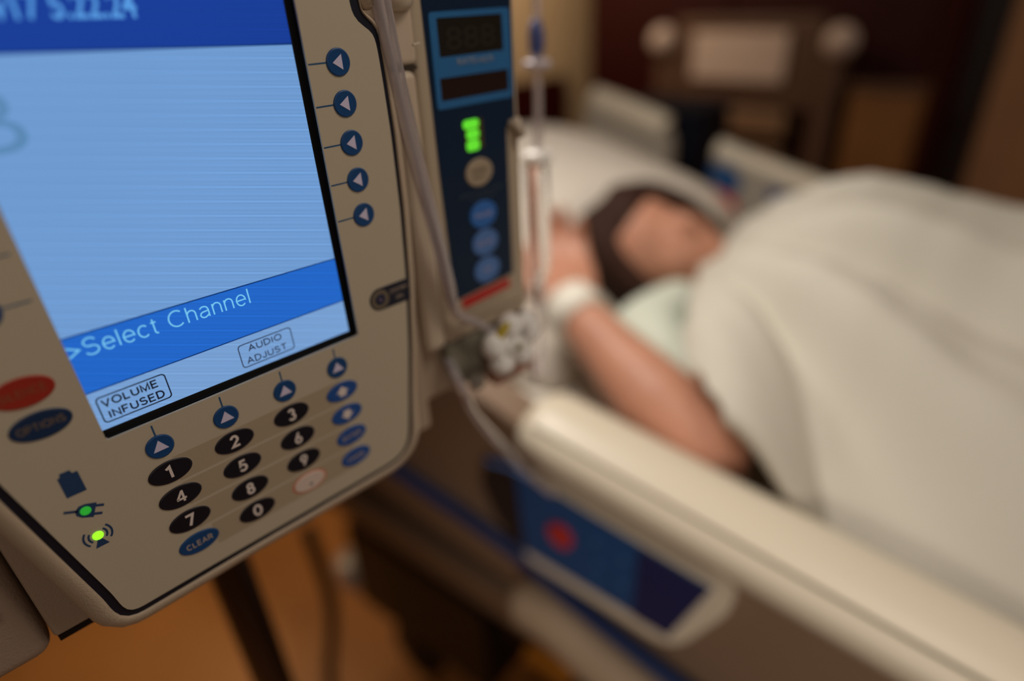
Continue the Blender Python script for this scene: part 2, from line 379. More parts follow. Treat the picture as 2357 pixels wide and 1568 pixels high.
def screen_mat(name, rgb, line=0.0):
    """lit liquid-crystal surface with the faint flicker banding of its backlight painted into the glow"""
    M = emit(name, rgb, 1.0); nt = M.node_tree; b = nt.nodes['Principled BSDF']
    tc = nt.nodes.new('ShaderNodeTexCoord'); sp = nt.nodes.new('ShaderNodeSeparateXYZ'); nt.links.new(tc.outputs['Object'], sp.inputs[0])
    def ma(op, a, c=None, d=None):
        n = nt.nodes.new('ShaderNodeMath'); n.operation = op
        for i, q in enumerate((a, c, d)):
            if q is None: continue
            if isinstance(q, (int, float)): n.inputs[i].default_value = q
            else: nt.links.new(q, n.inputs[i])
        return n.outputs[0]
    x, z = sp.outputs[0], sp.outputs[2]
    # flicker bands painted into the emission, fanning out from one far point
    num = ma('MULTIPLY_ADD', x, -0.3659, ma('MULTIPLY_ADD', z, -0.8735, 0.04345))
    den = ma('MULTIPLY_ADD', x, 0.5910, ma('MULTIPLY_ADD', z, -0.4850, 0.2105))
    t = ma('DIVIDE', num, den)
    t = ma('MULTIPLY', t, 1420/33.0)
    fr = ma('FRACT', ma('ADD', t, 40.0))
    l1 = ma('SUBTRACT', 1.0, ma('MINIMUM', 1.0, ma('MULTIPLY', ma('ABSOLUTE', ma('SUBTRACT', fr, 0.3)), 16)))
    l2 = ma('SUBTRACT', 1.0, ma('MINIMUM', 1.0, ma('MULTIPLY', ma('ABSOLUTE', ma('SUBTRACT', fr, 0.72)), 16)))
    l3 = ma('MULTIPLY', ma('SINE', ma('MULTIPLY', t, 6.2832*4)), 0.16)
    s = ma('ADD', ma('ADD', ma('MULTIPLY', l1, 0.9), ma('MULTIPLY', l2, 0.5)), l3)
    n = nt.nodes.new('ShaderNodeTexNoise'); n.inputs['Scale'].default_value = 14; n.inputs['Detail'].default_value = 2
    nt.links.new(tc.outputs['Object'], n.inputs['Vector'])
    st = ma('MULTIPLY_ADD', s, line, ma('MULTIPLY_ADD', n.outputs['Fac'], 0.12, 0.93))
    nt.links.new(st, b.inputs['Emission Strength'])
    return M
S_MAIN = screen_mat('screen_pale', (110, 154, 208), 0.24)
S_HEAD = screen_mat('screen_header', (22, 60, 150), 0.2)
S_BAND = screen_mat('screen_band', (33, 101, 198), 0.2)
S_FOOT = screen_mat('screen_footer', (118, 158, 208), 0.18)
S_EDGE = emit('screen_edge', (10, 50, 110), 1.0)
S_TXT = emit('screen_text', (116, 196, 238), 1.0)
S_HTXT = emit('screen_header_text', (84, 152, 222), 1.0)
S_GHOST = emit('screen_grey_text', (90, 136, 180), 1.0)
S_INK = emit('screen_ink', (14, 16, 30), 1.0)
S_INK2 = emit('screen_ink_soft', (38, 44, 68), 1.0)
wl = 3.0
L0, L1 = -13.6, 75.5
scr = plate('screen', [(L0, -158), (L1, -158), (L1, -22.4), (L0, -22.7)], wl, wl+0.05, S_MAIN, pump)
scr['label'] = 'lit blue liquid crystal screen'
plate('header_bar', [(L0, -158), (L1, -158), (L1, -125.4), (L0, -129.6)], wl-0.05, wl, S_HEAD, scr)
plate('header_rule', [(L0, -129.6), (L1, -125.4), (L1, -124.9), (L0, -129.1)], wl-0.05, wl, S_EDGE, scr)
plate('message_bar', [(L0, -54.9), (L1, -52.7), (L1, -35.8), (L0, -36.4)], wl-0.05, wl, S_BAND, scr)
plate('message_rule', [(L0, -55.3), (L1, -53.1), (L1, -52.7), (L0, -54.9)], wl-0.06, wl, S_EDGE, scr)
plate('footer_rule', [(L0, -36.5), (L1, -35.9), (L1, -35.5), (L0, -36.1)], wl-0.06, wl, S_EDGE, scr)
plate('footer_bar', [(L0, -36.1), (L1, -35.5), (L1, -22.4), (L0, -22.7)], wl-0.05, wl, S_FOOT, scr)
text('header_text', 'on v17 5.22.24', -6.5, 33.8, -136.2, 6.2, wl-0.12, S_HTXT, scr, bold=0.02, vb1=-134.7)
text('channel_letter', 'B', -12.0, -0.3, -106.2, 16.0, wl-0.12, S_GHOST, scr)
lettering('message_text', 'Select Channel', -8.0, 41.8, -47.9, 5.3, wl-0.14, S_TXT, scr, 0.085, 0.19, -47.1)
lettering('message_arrow', '>', -12.2, -9.2, -47.9, 5.0, wl-0.14, S_TXT, scr, 0.10)
def frame_line(name, u0, v0, u1, v1, r, t, material):
    plate(name, rrect(u0, v0, u1, v1, r), wl-0.12, wl-0.06, material, scr, [rrect(u0+t, v0+t, u1-t, v1-t, r-t*0.8)])
frame_line('softkey_frame', -10.9, -33.9, 9.4, -24.6, 1.3, 0.4, S_INK)
lettering('softkey_text', 'VOLUME', -9.5, 6.4, -30.2, 2.4, wl-0.14, S_INK, scr, 0.21, 0.28)
lettering('softkey_text', 'INFUSED', -8.8, 7.2, -25.9, 2.4, wl-0.14, S_INK, scr, 0.21, 0.28)
frame_line('softkey_frame', 33.2, -33.4, 53.0, -24.3, 1.3, 0.35, S_INK2)
lettering('softkey_text', 'AUDIO', 36.8, 48.9, -30.0, 2.2, wl-0.14, S_INK2, scr, 0.18, 0.26)
lettering('softkey_text', 'ADJUST', 35.3, 50.0, -25.5, 2.2, wl-0.14, S_INK2, scr, 0.18, 0.26)
# keypad bands
for j in range(4):
    v = j*11.1
    plate('keypad_band', rrect(2 if j < 3 else 6, v-4.9, 66, v+5.2, 0.3, 2), -0.04, 0.2, BAND, pump)
DIG = {(0, 0): '1', (1, 0): '2', (2, 0): '3', (0, 1): '4', (1, 1): '5', (2, 1): '6', (0, 2): '7', (1, 2): '8', (2, 2): '9', (1, 3): '0'}
for (i, j), d in DIG.items():
    cu, cv = 22*i + 0.25, 11.1*j - 0.1
    plate('key_surround', ell(cu, cv, 7.35, 4.65), -0.07, 0.1, PRINTDIM, pump, [ell(cu, cv, 7.05, 4.3)])
    k = dome_key('number_key', cu, cv, 7.05, 4.3, 0.5, KEYBLK, pump, 'black oval key marked ' + d)
    wd = GL[d][0]*4.6
    lettering('numeral', d, cu-wd/2-(0.4 if d == '1' else 0), cu+wd/2-(0.4 if d == '1' else 0), cv+2.3, 4.8, -0.5, PRINT, k, 0.155 if d == '4' else 0.19)
k = dome_key('clear_key', 0.25, 33.1, 7.05, 4.3, 0.5, KEYBLU, pump, 'blue oval CLEAR key')
lettering('key_text', 'CLEAR', -4.2, 4.7, 34.2, 2.1, -0.5, PRINTDIM, k, 0.17, 0.3)
plate('key_surround', ell(44.3, 33.3, 7.4, 4.6), -0.06, 0.1, mat('key_coral', (214, 120, 92), 0.45), pump, [ell(44.3, 33.3, 6.5, 3.8)])
k = dome_key('decimal_key', 44.3, 33.3, 6.6, 3.9, 0.45, mat('key_cream', (226, 206, 192), 0.45), pump, 'cream oval decimal point key with coral edge')
plate('decimal_point', ell(44.6, 34.6, 0.55, 0.55, 16), -0.5, -0.3, INKN, k)
KB2 = mat('key_blue_mid', (34, 84, 160), 0.42)
for j, nm in enumerate(('up_key', 'down_key', 'enter_key', 'cancel_key')):
    cu, cv = 66.0, 11.1*j + (0.2 if j < 2 else 0)
    k = dome_key(nm, cu, cv, 6.9, 4.1, 0.5, KB2, pump)
    if j == 0: plate('arrow_mark', [(cu-2.8, cv+0.2), (cu, cv-2.4), (cu+2.8, cv+0.2), (cu+1.5, cv+0.2), (cu+1.5, cv+2.0), (cu-1.5, cv+2.0), (cu-1.5, cv+0.2)], -0.55, -0.35, PRINT, k)
    elif j == 1: plate('arrow_mark', [(cu-2.8, cv-0.2), (cu-1.5, cv-0.2), (cu-1.5, cv-2.0), (cu+1.5, cv-2.0), (cu+1.5, cv-0.2), (cu+2.8, cv-0.2), (cu, cv+2.4)], -0.55, -0.35, PRINT, k)
    else: lettering('key_text', ('ENTER', 'CANCEL')[j-2], cu-4.1, cu+4.1, cv+0.9, 1.8, -0.5, PRINTDIM, k, 0.17, 0.28)
def softkey(cu, cv, direction, line_from, r=4.35, label=None):
    dx, dy = line_from[0]-cu, line_from[1]-cv
    if abs(dx) > abs(dy): ln = [(cu, cv-0.25+dy), (cu, cv+0.25+dy), (line_from[0], line_from[1]+0.25), (line_from[0], line_from[1]-0.25)]
    else: ln = [(cu-0.28, cv), (cu+0.28, cv), (line_from[0]+0.28, line_from[1]), (line_from[0]-0.28, line_from[1])]
    plate('leader_line', ln, -0.05, 0.2, INK, pump)
    k = dome_key('arrow_key', cu, cv, r, r, 0.55, KEYBLU, pump, label)
    if direction == 'L': tri = [(cu-2.2, cv), (cu+1.3, cv-2.4), (cu+1.3, cv+2.4)]
    elif direction == 'R': tri = [(cu+2.2, cv), (cu-1.3, cv+2.4), (cu-1.3, cv-2.4)]
    else: tri = [(cu, cv-2.5), (cu+2.4, cv+1.4), (cu-2.4, cv+1.4)]
    plate('arrow_mark', tri, -0.55, -0.35, PRINTLIL, k)
for q in range(5): softkey(88.9, -118.7 + 12.95*q, 'L', (78.2, -118.9 + 13.0*q), label='round blue key with left arrow, %s from the top' % ('first', 'second', 'third', 'fourth', 'fifth')[q])
for q in range(5): softkey(-25.7, -122.5 + 13.3*q, 'R', (-14.6, -122.6 + 13.3*q))
for q in range(4): softkey(22*q + 0.1, -10.9, 'U', (22*q, -19.3), label='round blue key with up arrow under the screen, %s from the left' % ('first', 'second', 'third', 'fourth')[q])
k = dome_key('silence_key', -25.6, -45.0, 7.7, 4.6, 0.5, KEYRED, pump, 'red oval SILENCE key'); lettering('key_text', 'SILENCE', -31.2, -20.2, -44.0, 2.2, -0.5, mat('print_brown', (150, 84, 56), 0.5), k, 0.17, 0.28)
k = dome_key('options_key', -25.2, -33.7, 7.8, 4.4, 0.5, KEYNAVY, pump, 'navy oval OPTIONS key'); lettering('key_text', 'OPTIONS', -31, -19.4, -32.7, 2.2, -0.5, mat('print_tan', (116, 100, 84), 0.5), k, 0.17, 0.28)
# status icons
plate('battery_icon', [(-27.9, -14.9), (-27.2, -14.9), (-26.9, -16.2), (-24.2, -16.2), (-23.9, -14.9), (-22.5, -14.9), (-22.5, -7.2), (-27.9, -7.2)], -0.05, 0.2, INKN, pump)
def rot(poly, a=math.radians(27), c=(-25.2, -0.3)):
    return [(c[0] + (u-c[0])*math.cos(a) - (v-c[1])*math.sin(a), c[1] + (u-c[0])*math.sin(a) + (v-c[1])*math.cos(a)) for u, v in poly]
pl = plate('plug_icon', rot([(-28.0, -0.3), (-27.4, -1.9), (-25.8, -2.7), (-22.6, -2.9), (-22.6, 2.3), (-25.8, 2.1), (-27.4, 1.3)]), -0.05, 0.2, INKN, pump)
for a in ([(-31.0, -0.75), (-27.3, -0.75), (-27.3, 0.15), (-31.0, 0.15)], [(-22.6, -2.2), (-20.4, -2.2), (-20.4, -1.3), (-22.6, -1.3)], [(-22.6, 0.7), (-20.4, 0.7), (-20.4, 1.6), (-22.6, 1.6)]):
    plate('plug_prong', rot(a), -0.05, 0.2, INKN, pl)
led = dome_key('indicator_light', -25.2, -0.3, 1.5, 1.5, 0.3, emit('led_dim', (40, 150, 44), 1.0, (10, 60, 14)), pump, 'dim green indicator light', w=-0.05)
led = dome_key('indicator_light', -25.3, 10.4, 1.55, 1.55, 0.35, emit('led_bright', (150, 250, 40), 1.3, (80, 140, 20)), pump, 'bright green indicator light', w=-0.05)
mast = plate('wireless_icon', [(-25.9, 11.9), (-24.7, 11.9), (-23.3, 14.9), (-27.3, 14.9)], -0.05, 0.2, INKN, pump)
for sgn in (-1, 1):
    for rr in (2.9, 4.3):
        A = [math.radians(a) for a in range(-42, 43, 6)]
        arc = [(-25.3 + sgn*rr*math.cos(a), 10.4 + rr*math.sin(a)) for a in A] + [(-25.3 + sgn*(rr-0.65)*math.cos(a), 10.4 + (rr-0.65)*math.sin(a)) for a in reversed(A)]
        plate('wireless_wave', arc, -0.05, 0.2, INKN, mast)
# SYSTEM ON tab
tabp = [(104.4, -36.6)] + [(89.8 + 4.7*math.cos(math.radians(a)), -31.9 + 4.7*math.sin(math.radians(a))) for a in range(270, 89, -12)] + [(104.0, -27.2)]
tb = plate('power_tab', tabp, -0.15, 0.3, mat('tab_navy', (22, 26, 48), 0.45), pump)
plate('power_ring', ell(89.8, -31.9, 4.1, 4.1, 32), -0.4, 0.1, mat('ring_taupe', (112, 100, 84), 0.4), tb, [ell(89.8, -31.9, 2.3, 2.3, 32)])
dome_key('power_button', 89.8, -31.9, 2.25, 2.25, 0.5, mat('button_navy', (24, 30, 66), 0.4), tb, w=-0.1)
plate('power_mark', ell(89.8, -31.9, 0.6, 0.6, 16), -0.65, -0.4, mat('mark_mauve', (130, 110, 130), 0.5), tb)
text('tab_text', 'SYSTEM', 94.9, 103.2, -32.7, 1.7, -0.25, PRINTDIM, tb, bold=0.005)
text('tab_text', 'ON', 97.2, 100.4, -29.4, 1.7, -0.25, PRINTDIM, tb, bold=0.005)
# release latch inside the notch
bm = bmesh.new(); lathe(bm, [(0.0042, -0.003), (0.0042, 0.004), (0.0036, 0.0062), (0.0, 0.0068)][::-1], 'Y', U(104.5, -137.5, 0)); 
lt = from_bm('release_latch', bm, RIM, pump, True)
for vv in lt.data.vertices: vv.co.y = -vv.co.y + 0.006; vv.co.z = (vv.co.z - 0.1375)*2.0 + 0.1375 + 0.004

# ================================================================== PUMP MODULES
MODN = mat('module_navy', (9, 36, 64), 0.45, spec=0.3)
MODBL = mat('module_blue', (44, 110, 168), 0.4)
def module_body(name, u0, u1, v0, v1, w0, w1, parent, material=SHELL, bev=0.004):
    return box_obj(name, U(u0, v1, w0), U(u1, v0, w1), material, parent, bev, 4)
mod = empty('infusion_module', (0, 0, H0), 0, 'pump module right of the large screen with navy key panel and green lit numeral', 'infusion pump')
module_body('module_housing', 117, 186, -175, 46, 24, 140, mod)
DOORM = mat('door_beige', (190, 172, 148), 0.4, bump=0.2, bscale=1200)
door = module_body('module_door', 130.5, 186.3, -175, 13, 15, 23.5, mod, DOORM, 0.003)
# navy key panel on the door
nav = plate('key_panel', [(136.0, -172), (183.2, -172), (183.0, -86), (177.2, -83), (176.8, -11), (138.2, -8.6), (136.6, -70)], 14.7, 16, MODN, door)
fr = plate('display_frame', rrect(138.8, -131.2, 181.6, -95.5, 1.6), 14.3, 15, MODBL, door, [rrect(142.4, -129.0, 177.2, -115.0, 0.4), rrect(141.4, -107.3, 179.4, -98.6, 0.4)])
fr['label'] = 'light blue frame around two dark displays'
GLS = mat('dark_display', (36, 32, 26), 0.25); GLS2 = mat('dark_display_brown', (42, 26, 22), 0.25)
d1 = plate('rate_display', rrect(142.3, -129.1, 177.3, -114.9, 0.2), 14.55, 15, GLS, door)
text('segment_digits', '888', 146.5, 173, -117.4, 8.6, 14.5, mat('segment_off', (40, 36, 28), 0.4), d1)
plate('message_display', rrect(141.3, -107.4, 179.5, -98.5, 0.2), 14.55, 15, GLS2, door)
text('display_text', 'RATE-mL/h', 151.2, 171.0, -111.4, 2.5, 14.2, mat('text_pale', (150, 156, 168), 0.5), fr, bold=0.01)
lw = plate('channel_light', rrect(152.3, -89.2, 162.6, -76.6, 0.6), 14.45, 15, mat('light_window', (84, 74, 30), 0.4), door)
lw['label'] = 'bright green lit channel numeral'
LG = emit('led_green', (96, 214, 46), 1.05, (30, 90, 20))
for a, b_, c_, d_ in ((151.6, -89.4, 160.3, -85.6), (152.9, -85.2, 160.2, -81.2), (152.6, -80.8, 160.0, -76.2)):
    plate('light_segment', rrect(a, b_, c_, d_, 1.7), 14.25, 14.8, LG, lw)
k = dome_key('channel_select_key', 158.7, -66.2, 8.0, 6.2, 0.6, mat('key_taupe', (176, 158, 134), 0.45), door, 'pale taupe round key', w=14.7)
TXTB = mat('text_brown', (96, 82, 64), 0.5)
ctext('key_text', 'CHANNEL', 158.7, 9.5, -66.4, 1.7, 14.1, TXTB, k, bold=0.01); ctext('key_text', 'SELECT', 158.7, 7.6, -63.6, 1.7, 14.1, TXTB, k, bold=0.01)
TXD = mat('text_slate', (72, 84, 100), 0.5)
ctext('panel_text', 'PRESS CHANNEL SELECT', 160, 27, -56.6, 1.5, 14.5, TXD, nav); ctext('panel_text', 'TO PROGRAM', 159.5, 16, -54.0, 1.5, 14.5, TXD, nav)
TXB = mat('text_paleblue', (150, 170, 210), 0.5)
KB3 = mat('key_blue_bright', (44, 112, 196), 0.42); KB4 = mat('key_blue_pale', (84, 128, 196), 0.42)
for cv, s, mm in ((-46.4, 'PAUSE', KB3), (-32.6, 'RESTART', KB4), (-18.6, 'OFF', KB4)):
    k = dome_key('oval_key', 159.4, cv, 8.2, 6.4, 0.6, mm, door, 'blue round %s key' % s, w=14.7)
    ctext('key_text', s, 159.4, 10.4 if len(s) > 3 else 6, cv+1.2, 2.4, 14.1, mat('text_lilac', (170, 170, 206), 0.5), k, bold=0.02)
rs = plate('red_label', [(142.2, -8.0), (173.6, -9.4), (174.2, -4.4), (142.6, -3.0)], 14.6, 15, mat('label_red', (196, 40, 34), 0.5), door)
ctext('door_text', 'INFUSION MODULE', 158, 26, 0.6, 1.5, 14.85, mat('text_grey', (120, 112, 104), 0.5), door)
gv = box_obj('door_groove', U(139, 5.6, 14.8), U(181, 4.6, 15.4), mat('groove_grey', (110, 98, 82), 0.5), door)
# door lever on the left side of the module
LEV = mat('lever_beige', (204, 186, 164), 0.32)
lev = module_body('door_lever', 118.2, 129.6, -112, 12, 12.5, 26, mod, LEV, 0.0035)
up = module_body('lever_housing', 117.8, 131.8, -172, -113.2, 14, 28, mod, LEV, 0.003)
bm = bmesh.new(); lathe(bm, [(0, -0.0300), (0.0055, -0.0297), (0.0082, -0.0280), (0.0090, -0.0245), (0.0090, 0.020), (0.006, 0.024), (0, 0.0245)], 'Z', U(123.6, -162, 16.5), 30)
from_bm('lever_pivot', bm, LEV, mod, True)
bm = bmesh.new(); tube(bm, [U(124.4, -121, 6.6), U(127.6, -121.4, 6.8)], 0.0005, 8, 0); from_bm('mould_mark', bm, LEV, mod)
bm = bmesh.new(); box(bm, U(122, -112.0, 14.5), U(131.0, -113.4, 22)); from_bm('lever_gap_shadow', bm, mat('gap_shadow_brown', (52, 42, 32), 0.6), mod)  # dark block painted in as the shadow line between lever and housing
# lower part under the door: smoky tubing guide and air sensor block
SMOKE = mat('smoky_guide', (132, 128, 112), 0.25)
bm = bmesh.new()
pg = [(131, 14), (186, 14), (186, 40), (172, 46), (140, 40), (133, 27)]
gd = plate('tubing_guide', pg, 17, 24, SMOKE, mod, bev=1.2)
als = plate('air_sensor', rrect(156, 25, 184, 47, 2), 10, 18, mat('sensor_rose', (164, 116, 98), 0.4), mod, bev=1.5)
als['label'] = 'rose brown sensor block under the door'
bm = bmesh.new(); lathe(bm, [(0, 0), (0.004, 0), (0.0045, 0.002), (0.0042, 0.008), (0, 0.009)], 'Z', U(147, 44, 15), 16); from_bm('guide_knob', bm, mat('knob_grey', (168, 160, 148), 0.4), mod, True)
bm = bmesh.new(); tube(bm, [U(181.0, -86, 13.5), U(184, -78, 12.0)], 0.0022, 12, 0); tube(bm, [U(178.4, -84, 14), U(184.5, -85, 14)], 0.0016, 10, 0)
from_bm('door_catch', bm, LEV, door, True)

ml = empty('infusion_module', (0, 0, H0), 0, 'shadowed brown-beige pump module clipped to left side of the large pump', 'infusion pump')
DK = mat('shell_left_shaded', (160, 138, 120), 0.5, bump=0.3, bscale=900)  # shell colour darkened to carry the shade on the left module
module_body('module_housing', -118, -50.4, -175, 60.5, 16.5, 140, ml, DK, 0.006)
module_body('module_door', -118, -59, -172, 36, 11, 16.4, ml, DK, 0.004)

# ================================================================== IV POLE
PST = mat('pole_steel', (70, 54, 44), 0.3, 0.7)
pole = empty('iv_pole', (0.033, 0.178, 0), 0, 'dark steel pole on wheeled base carrying the pump', 'pole')
bm = bmesh.new(); tube(bm, [(0, 0, 0.12), (0, 0, 2.0)], 0.0145, 24, 0); from_bm('pole_tube', bm, PST, pole, True)
bm = bmesh.new(); lathe(bm, [(0, 0.16), (0.035, 0.155), (0.05, 0.12), (0.05, 0.085), (0, 0.08)][::-1]); from_bm('pole_hub', bm, PST, pole, True)
for q in range(5):
    a = math.radians(72*q + 200); d = Vector((math.cos(a), math.sin(a), 0))
    tube_obj('base_leg', [d*0.03 + Vector((0, 0, 0.115)), d*0.15 + Vector((0, 0, 0.11)), d*0.28 + Vector((0, 0, 0.085))], 0.013, PST, pole)
    bm = bmesh.new(); lathe(bm, [(0, -0.012), (0.03, -0.012), (0.036, -0.006), (0.036, 0.006), (0.03, 0.012), (0, 0.012)], 'X', d*0.28 + Vector((0, 0, 0.036))); from_bm('caster', bm, BLACK, pole, True)
bm = bmesh.new(); box(bm, (-0.03, -0.026, H0-0.10), (0.03, 0.03, H0-0.02)); from_bm('pole_clamp', bm, BLACK, pole)

# ================================================================== IV TUBING
CLR = clear('clear_tubing'); CLR2 = clear('clear_chamber', (244, 242, 240), 0.06, 1.12, 0.85)
iv = empty('iv_line', (0.105, 0.0, H0), 0, 'pair of clear tubes hanging between large pump and right module', 'tubing')
def iv_obj(pts, r, nm, mt, par, seg=14):
    o = par.location
    return tube_obj(nm, [Vector(p)*0.001 + Vector((0, 0, H0)) - o for p in pts], r, mt, par, seg)
iv_obj([(106, 0.5, 160), (107.5, 0.2, 136), (110.3, 0.5, 111), (116.2, 2, 78), (122.3, 2.5, 47), (128.6, 5.5, 18), (132.5, 8.0, 8), (138.0, 8.5, 2), (146, 8, -4), (154, 6, -12)], 0.0023, 'tube', CLR, iv)
iv_obj([(110.8, 2, 160), (111.6, 1.6, 136), (114.0, 2, 111), (119.6, 3.5, 78), (125.2, 4.5, 47), (130.4, 7, 24), (133.0, 9.5, 12)], 0.0020, 'tube', CLR, iv)
WHT = mat('white_plastic', (250, 247, 242), 0.35)
clampm = bmesh.new()
c0 = Vector((0.162, 0.003, -0.020)) + Vector((0, 0, H0)) - iv.location
lathe(clampm, [(0, -0.005), (0.0065, -0.005), (0.008, -0.003), (0.008, 0.003), (0.0065, 0.005), (0, 0.005)], 'Y', c0, 24)
for q in range(5):
    a = 2*math.pi*q/5 + 0.3; p = c0 + Vector((math.cos(a)*0.0120, 0, math.sin(a)*0.0100))
    lathe(clampm, [(0, -0.0045), (0.0044, -0.0050), (0.0068, -0.002), (0.0068, 0.002), (0.0044, 0.0050), (0, 0.0045)], 'Y', p, 16)
tube(clampm, [c0 + Vector((0.004, -0.002, 0.005)), c0 + Vector((0.012, -0.002, 0.014))], 0.0042, 14, 0)
cl = from_bm('flow_clamp', clampm, WHT, iv, True); cl['label'] = 'white flow clamp with yellow parts'
bm = bmesh.new(); tube(bm, [c0 + Vector((-0.010, -0.002, 0.008)), c0 + Vector((-0.004, -0.002, 0.0125)), c0 + Vector((0.002, -0.002, 0.014))], 0.0022, 10)
from_bm('clamp_slide', bm, mat('clamp_yellow', (196, 172, 40), 0.4), cl, True)
bm = bmesh.new(); lathe(bm, [(0, -0.0065), (0.0016, -0.0065), (0.0018, -0.004), (0, -0.004)], 'Y', c0, 14); from_bm('clamp_pin', bm, mat('clamp_olive', (130, 120, 50), 0.4), cl, True)
iv_obj([(133, 20, -22), (134.9, 11.6, -39.6), (152.3, 27.1, -70.0), (197.8, 59.7, -136.1), (249.0, 86.5, -213.5), (290.5, 97.9, -271.5)], 0.0026, 'patient_tube', CLR, iv)

dl = empty('drip_chamber_line', (0.262, 0.084, H0), 0, 'clear drip chamber line with blue clip hanging right of the navy module', 'tubing')
iv_obj([(284, 96, 210), (279, 92, 130), (276, 90, 98)], 0.0026, 'tube', CLR, dl)
iv_obj([(276, 90, 98), (272, 86, 70), (268, 84, 46)], 0.0024, 'tube', CLR, dl)
oo = dl.location
def dlathe(nm, prof, cc, mt, seg=24):
    bm = bmesh.new(); lathe(bm, prof, 'Z', Vector(cc)*0.001 + Vector((0, 0, H0)) - oo, seg); return from_bm(nm, bm, mt, dl, True)
dlathe('blue_clip', [(0, 0.011), (0.003, 0.010), (0.0050, 0.003), (0.0048, -0.006), (0.003, -0.010), (0, -0.010)][::-1], (277, 91, 112), mat('clip_blue', (64, 80, 138), 0.35))
dlathe('clip_ring', [(0, 0.002), (0.008, 0.002), (0.009, 0), (0.008, -0.002), (0, -0.002)][::-1], (276, 90, 98), mat('ring_pale', (190, 184, 196), 0.25))
dlathe('chamber_cap', [(0, 0.004), (0.004, 0.004), (0.0095, 0.002), (0.0098, -0.003), (0.008, -0.0045), (0, -0.0045)][::-1], (267.5, 84, 44), WHT)
dlathe('drip_chamber', [(0, 0.040), (0.0078, 0.040), (0.0080, 0.0), (0.0076, -0.030), (0.005, -0.040), (0, -0.041)][::-1], (264.5, 82, 0), CLR2)
dlathe('chamber_outlet', [(0, 0.003), (0.003, 0.003), (0.0042, 0.001), (0.0042, -0.004), (0.003, -0.005), (0, -0.005)][::-1], (262, 80, -44), WHT)
iv_obj([(262, 80, -47), (256, 74, -72), (240, 60, -92), (220, 44, -88), (204, 30, -66), (190, 17, -46), (182, 14, -38)], 0.0020, 'tube', CLR, dl)

# ================================================================== BED (local frame: x across from near rail, y to the head, z up)
YAW = math.radians(8); BO = Vector((0.30662268, 0.13645617, 0.0))
BM = Matrix.Translation(BO) @ Matrix.Rotation(YAW, 4, 'Z')
def mz(y): return 0.945 + 0.06*y if y > -0.45 else 0.918     # top of the mattress
CREAM = mat('bed_cream', (222, 210, 188), 0.4)
BEDT = mat('bed_taupe', (170, 148, 124), 0.45)
BEDB = mat('bed_brown', (132, 108, 88), 0.5)
BEDBL = mat('bed_blue', (20, 44, 92), 0.45)
CHAR = mat('charcoal', (30, 28, 32), 0.5)
bed = empty('hospital_bed', BO, YAW, 'cream hospital bed with blue control panel in its near side rail', 'bed')
def yz_plate(name, outline, x0, x1, material, parent, bev=0.0, holes=()):
    bm = bmesh.new(); loops = [list(outline)] + [list(h) for h in holes]; flat = [p for l in loops for p in l]
    tris = tessellate_polygon([[Vector((p[0], p[1], 0)) for p in l] for l in loops])
    a = [bm.verts.new((x0, p[0], p[1])) for p in flat]; b = [bm.verts.new((x1, p[0], p[1])) for p in flat]
    for t in tris: bm.faces.new([a[i] for i in t]); bm.faces.new([b[i] for i in t][::-1])
    k = 0
    for l in loops:
        n = len(l)
        for i in range(n): bm.faces.new((a[k+i], a[k+(i+1) % n], b[k+(i+1) % n], b[k+i]))
        k += n
    o = from_bm(name, bm, material, parent)
    if bev: bevel(o, bev, 3)
    return o
def zr(y): return 1.013 + 0.141*y         # lower line of the near rail's cap
# near rail
rail = yz_plate('side_rail', smooth_poly(resample([(0.10, 1.045), (0.03, 1.03), (0.022, zr(0.0)+0.004), (-0.75, zr(-0.75)), (-0.80, 0.86), (-0.80, 0.78), (-0.70, 0.745), (0.02, 0.80), (0.46, 0.84), (0.49, 0.95), (0.47, 1.055)], 0.02), 2), 0.012, 0.055, BEDB, bed, 0.008)
rail['label'] = 'near side rail with cream top and blue control panel'
bm = bmesh.new()
prof = [(-0.012, 0.0), (-0.016, 0.012), (-0.014, 0.022), (-0.004, 0.033), (0.020, 0.040), (0.050, 0.038), (0.068, 0.028), (0.074, 0.012), (0.070, 0.0), (0.056, -0.008), (0.0, -0.006)]
ys = [0.014, 0.010, -0.004, -0.03] + [-0.06*k - 0.05 for k in range(12)] + [-0.775, -0.785]
sc = [0.80, 0.93, 0.99, 1.0] + [1.0]*12 + [0.8, 0.4]
ring_loft(bm, [[(0.03 + (px-0.03)*s, y, zr(y) + 0.016 + (pz-0.016)*s) for px, pz in prof] for y, s in zip(ys, sc)])
from_bm('rail_cap', bm, CREAM, rail, True)
def ypt(poly): return smooth_poly(resample(poly, 0.012), 2)
yz_plate('panel_surround', ypt([(0.02, 0.90), (0.01, 0.985), (-0.195, 0.962), (-0.21, 0.950), (-0.165, 0.858), (-0.15, 0.848), (0.018, 0.858)]), -0.004, 0.012, CREAM, rail, 0.004)
pn = yz_plate('control_panel', [(0.068, 0.945), (0.060, 0.977), (0.02, 0.984), (-0.187, 0.957), (-0.155, 0.870), (0.02, 0.876), (0.05, 0.905)], -0.007, -0.003, mat('panel_blue', (20, 74, 130), 0.45), rail)
pn['label'] = 'blue control panel with red square key'
yz_plate('panel_end', [(0.068, 0.945), (0.060, 0.977), (0.02, 0.984), (0.012, 0.876), (0.022, 0.876), (0.05, 0.905)], -0.0085, -0.006, CHAR, rail)
yz_plate('navy_section', [(-0.187, 0.957), (-0.120, 0.965), (-0.118, 0.871), (-0.155, 0.870)], -0.0085, -0.006, mat('panel_navy', (18, 34, 84), 0.4), pn)  # navy part at the foot end of the panel
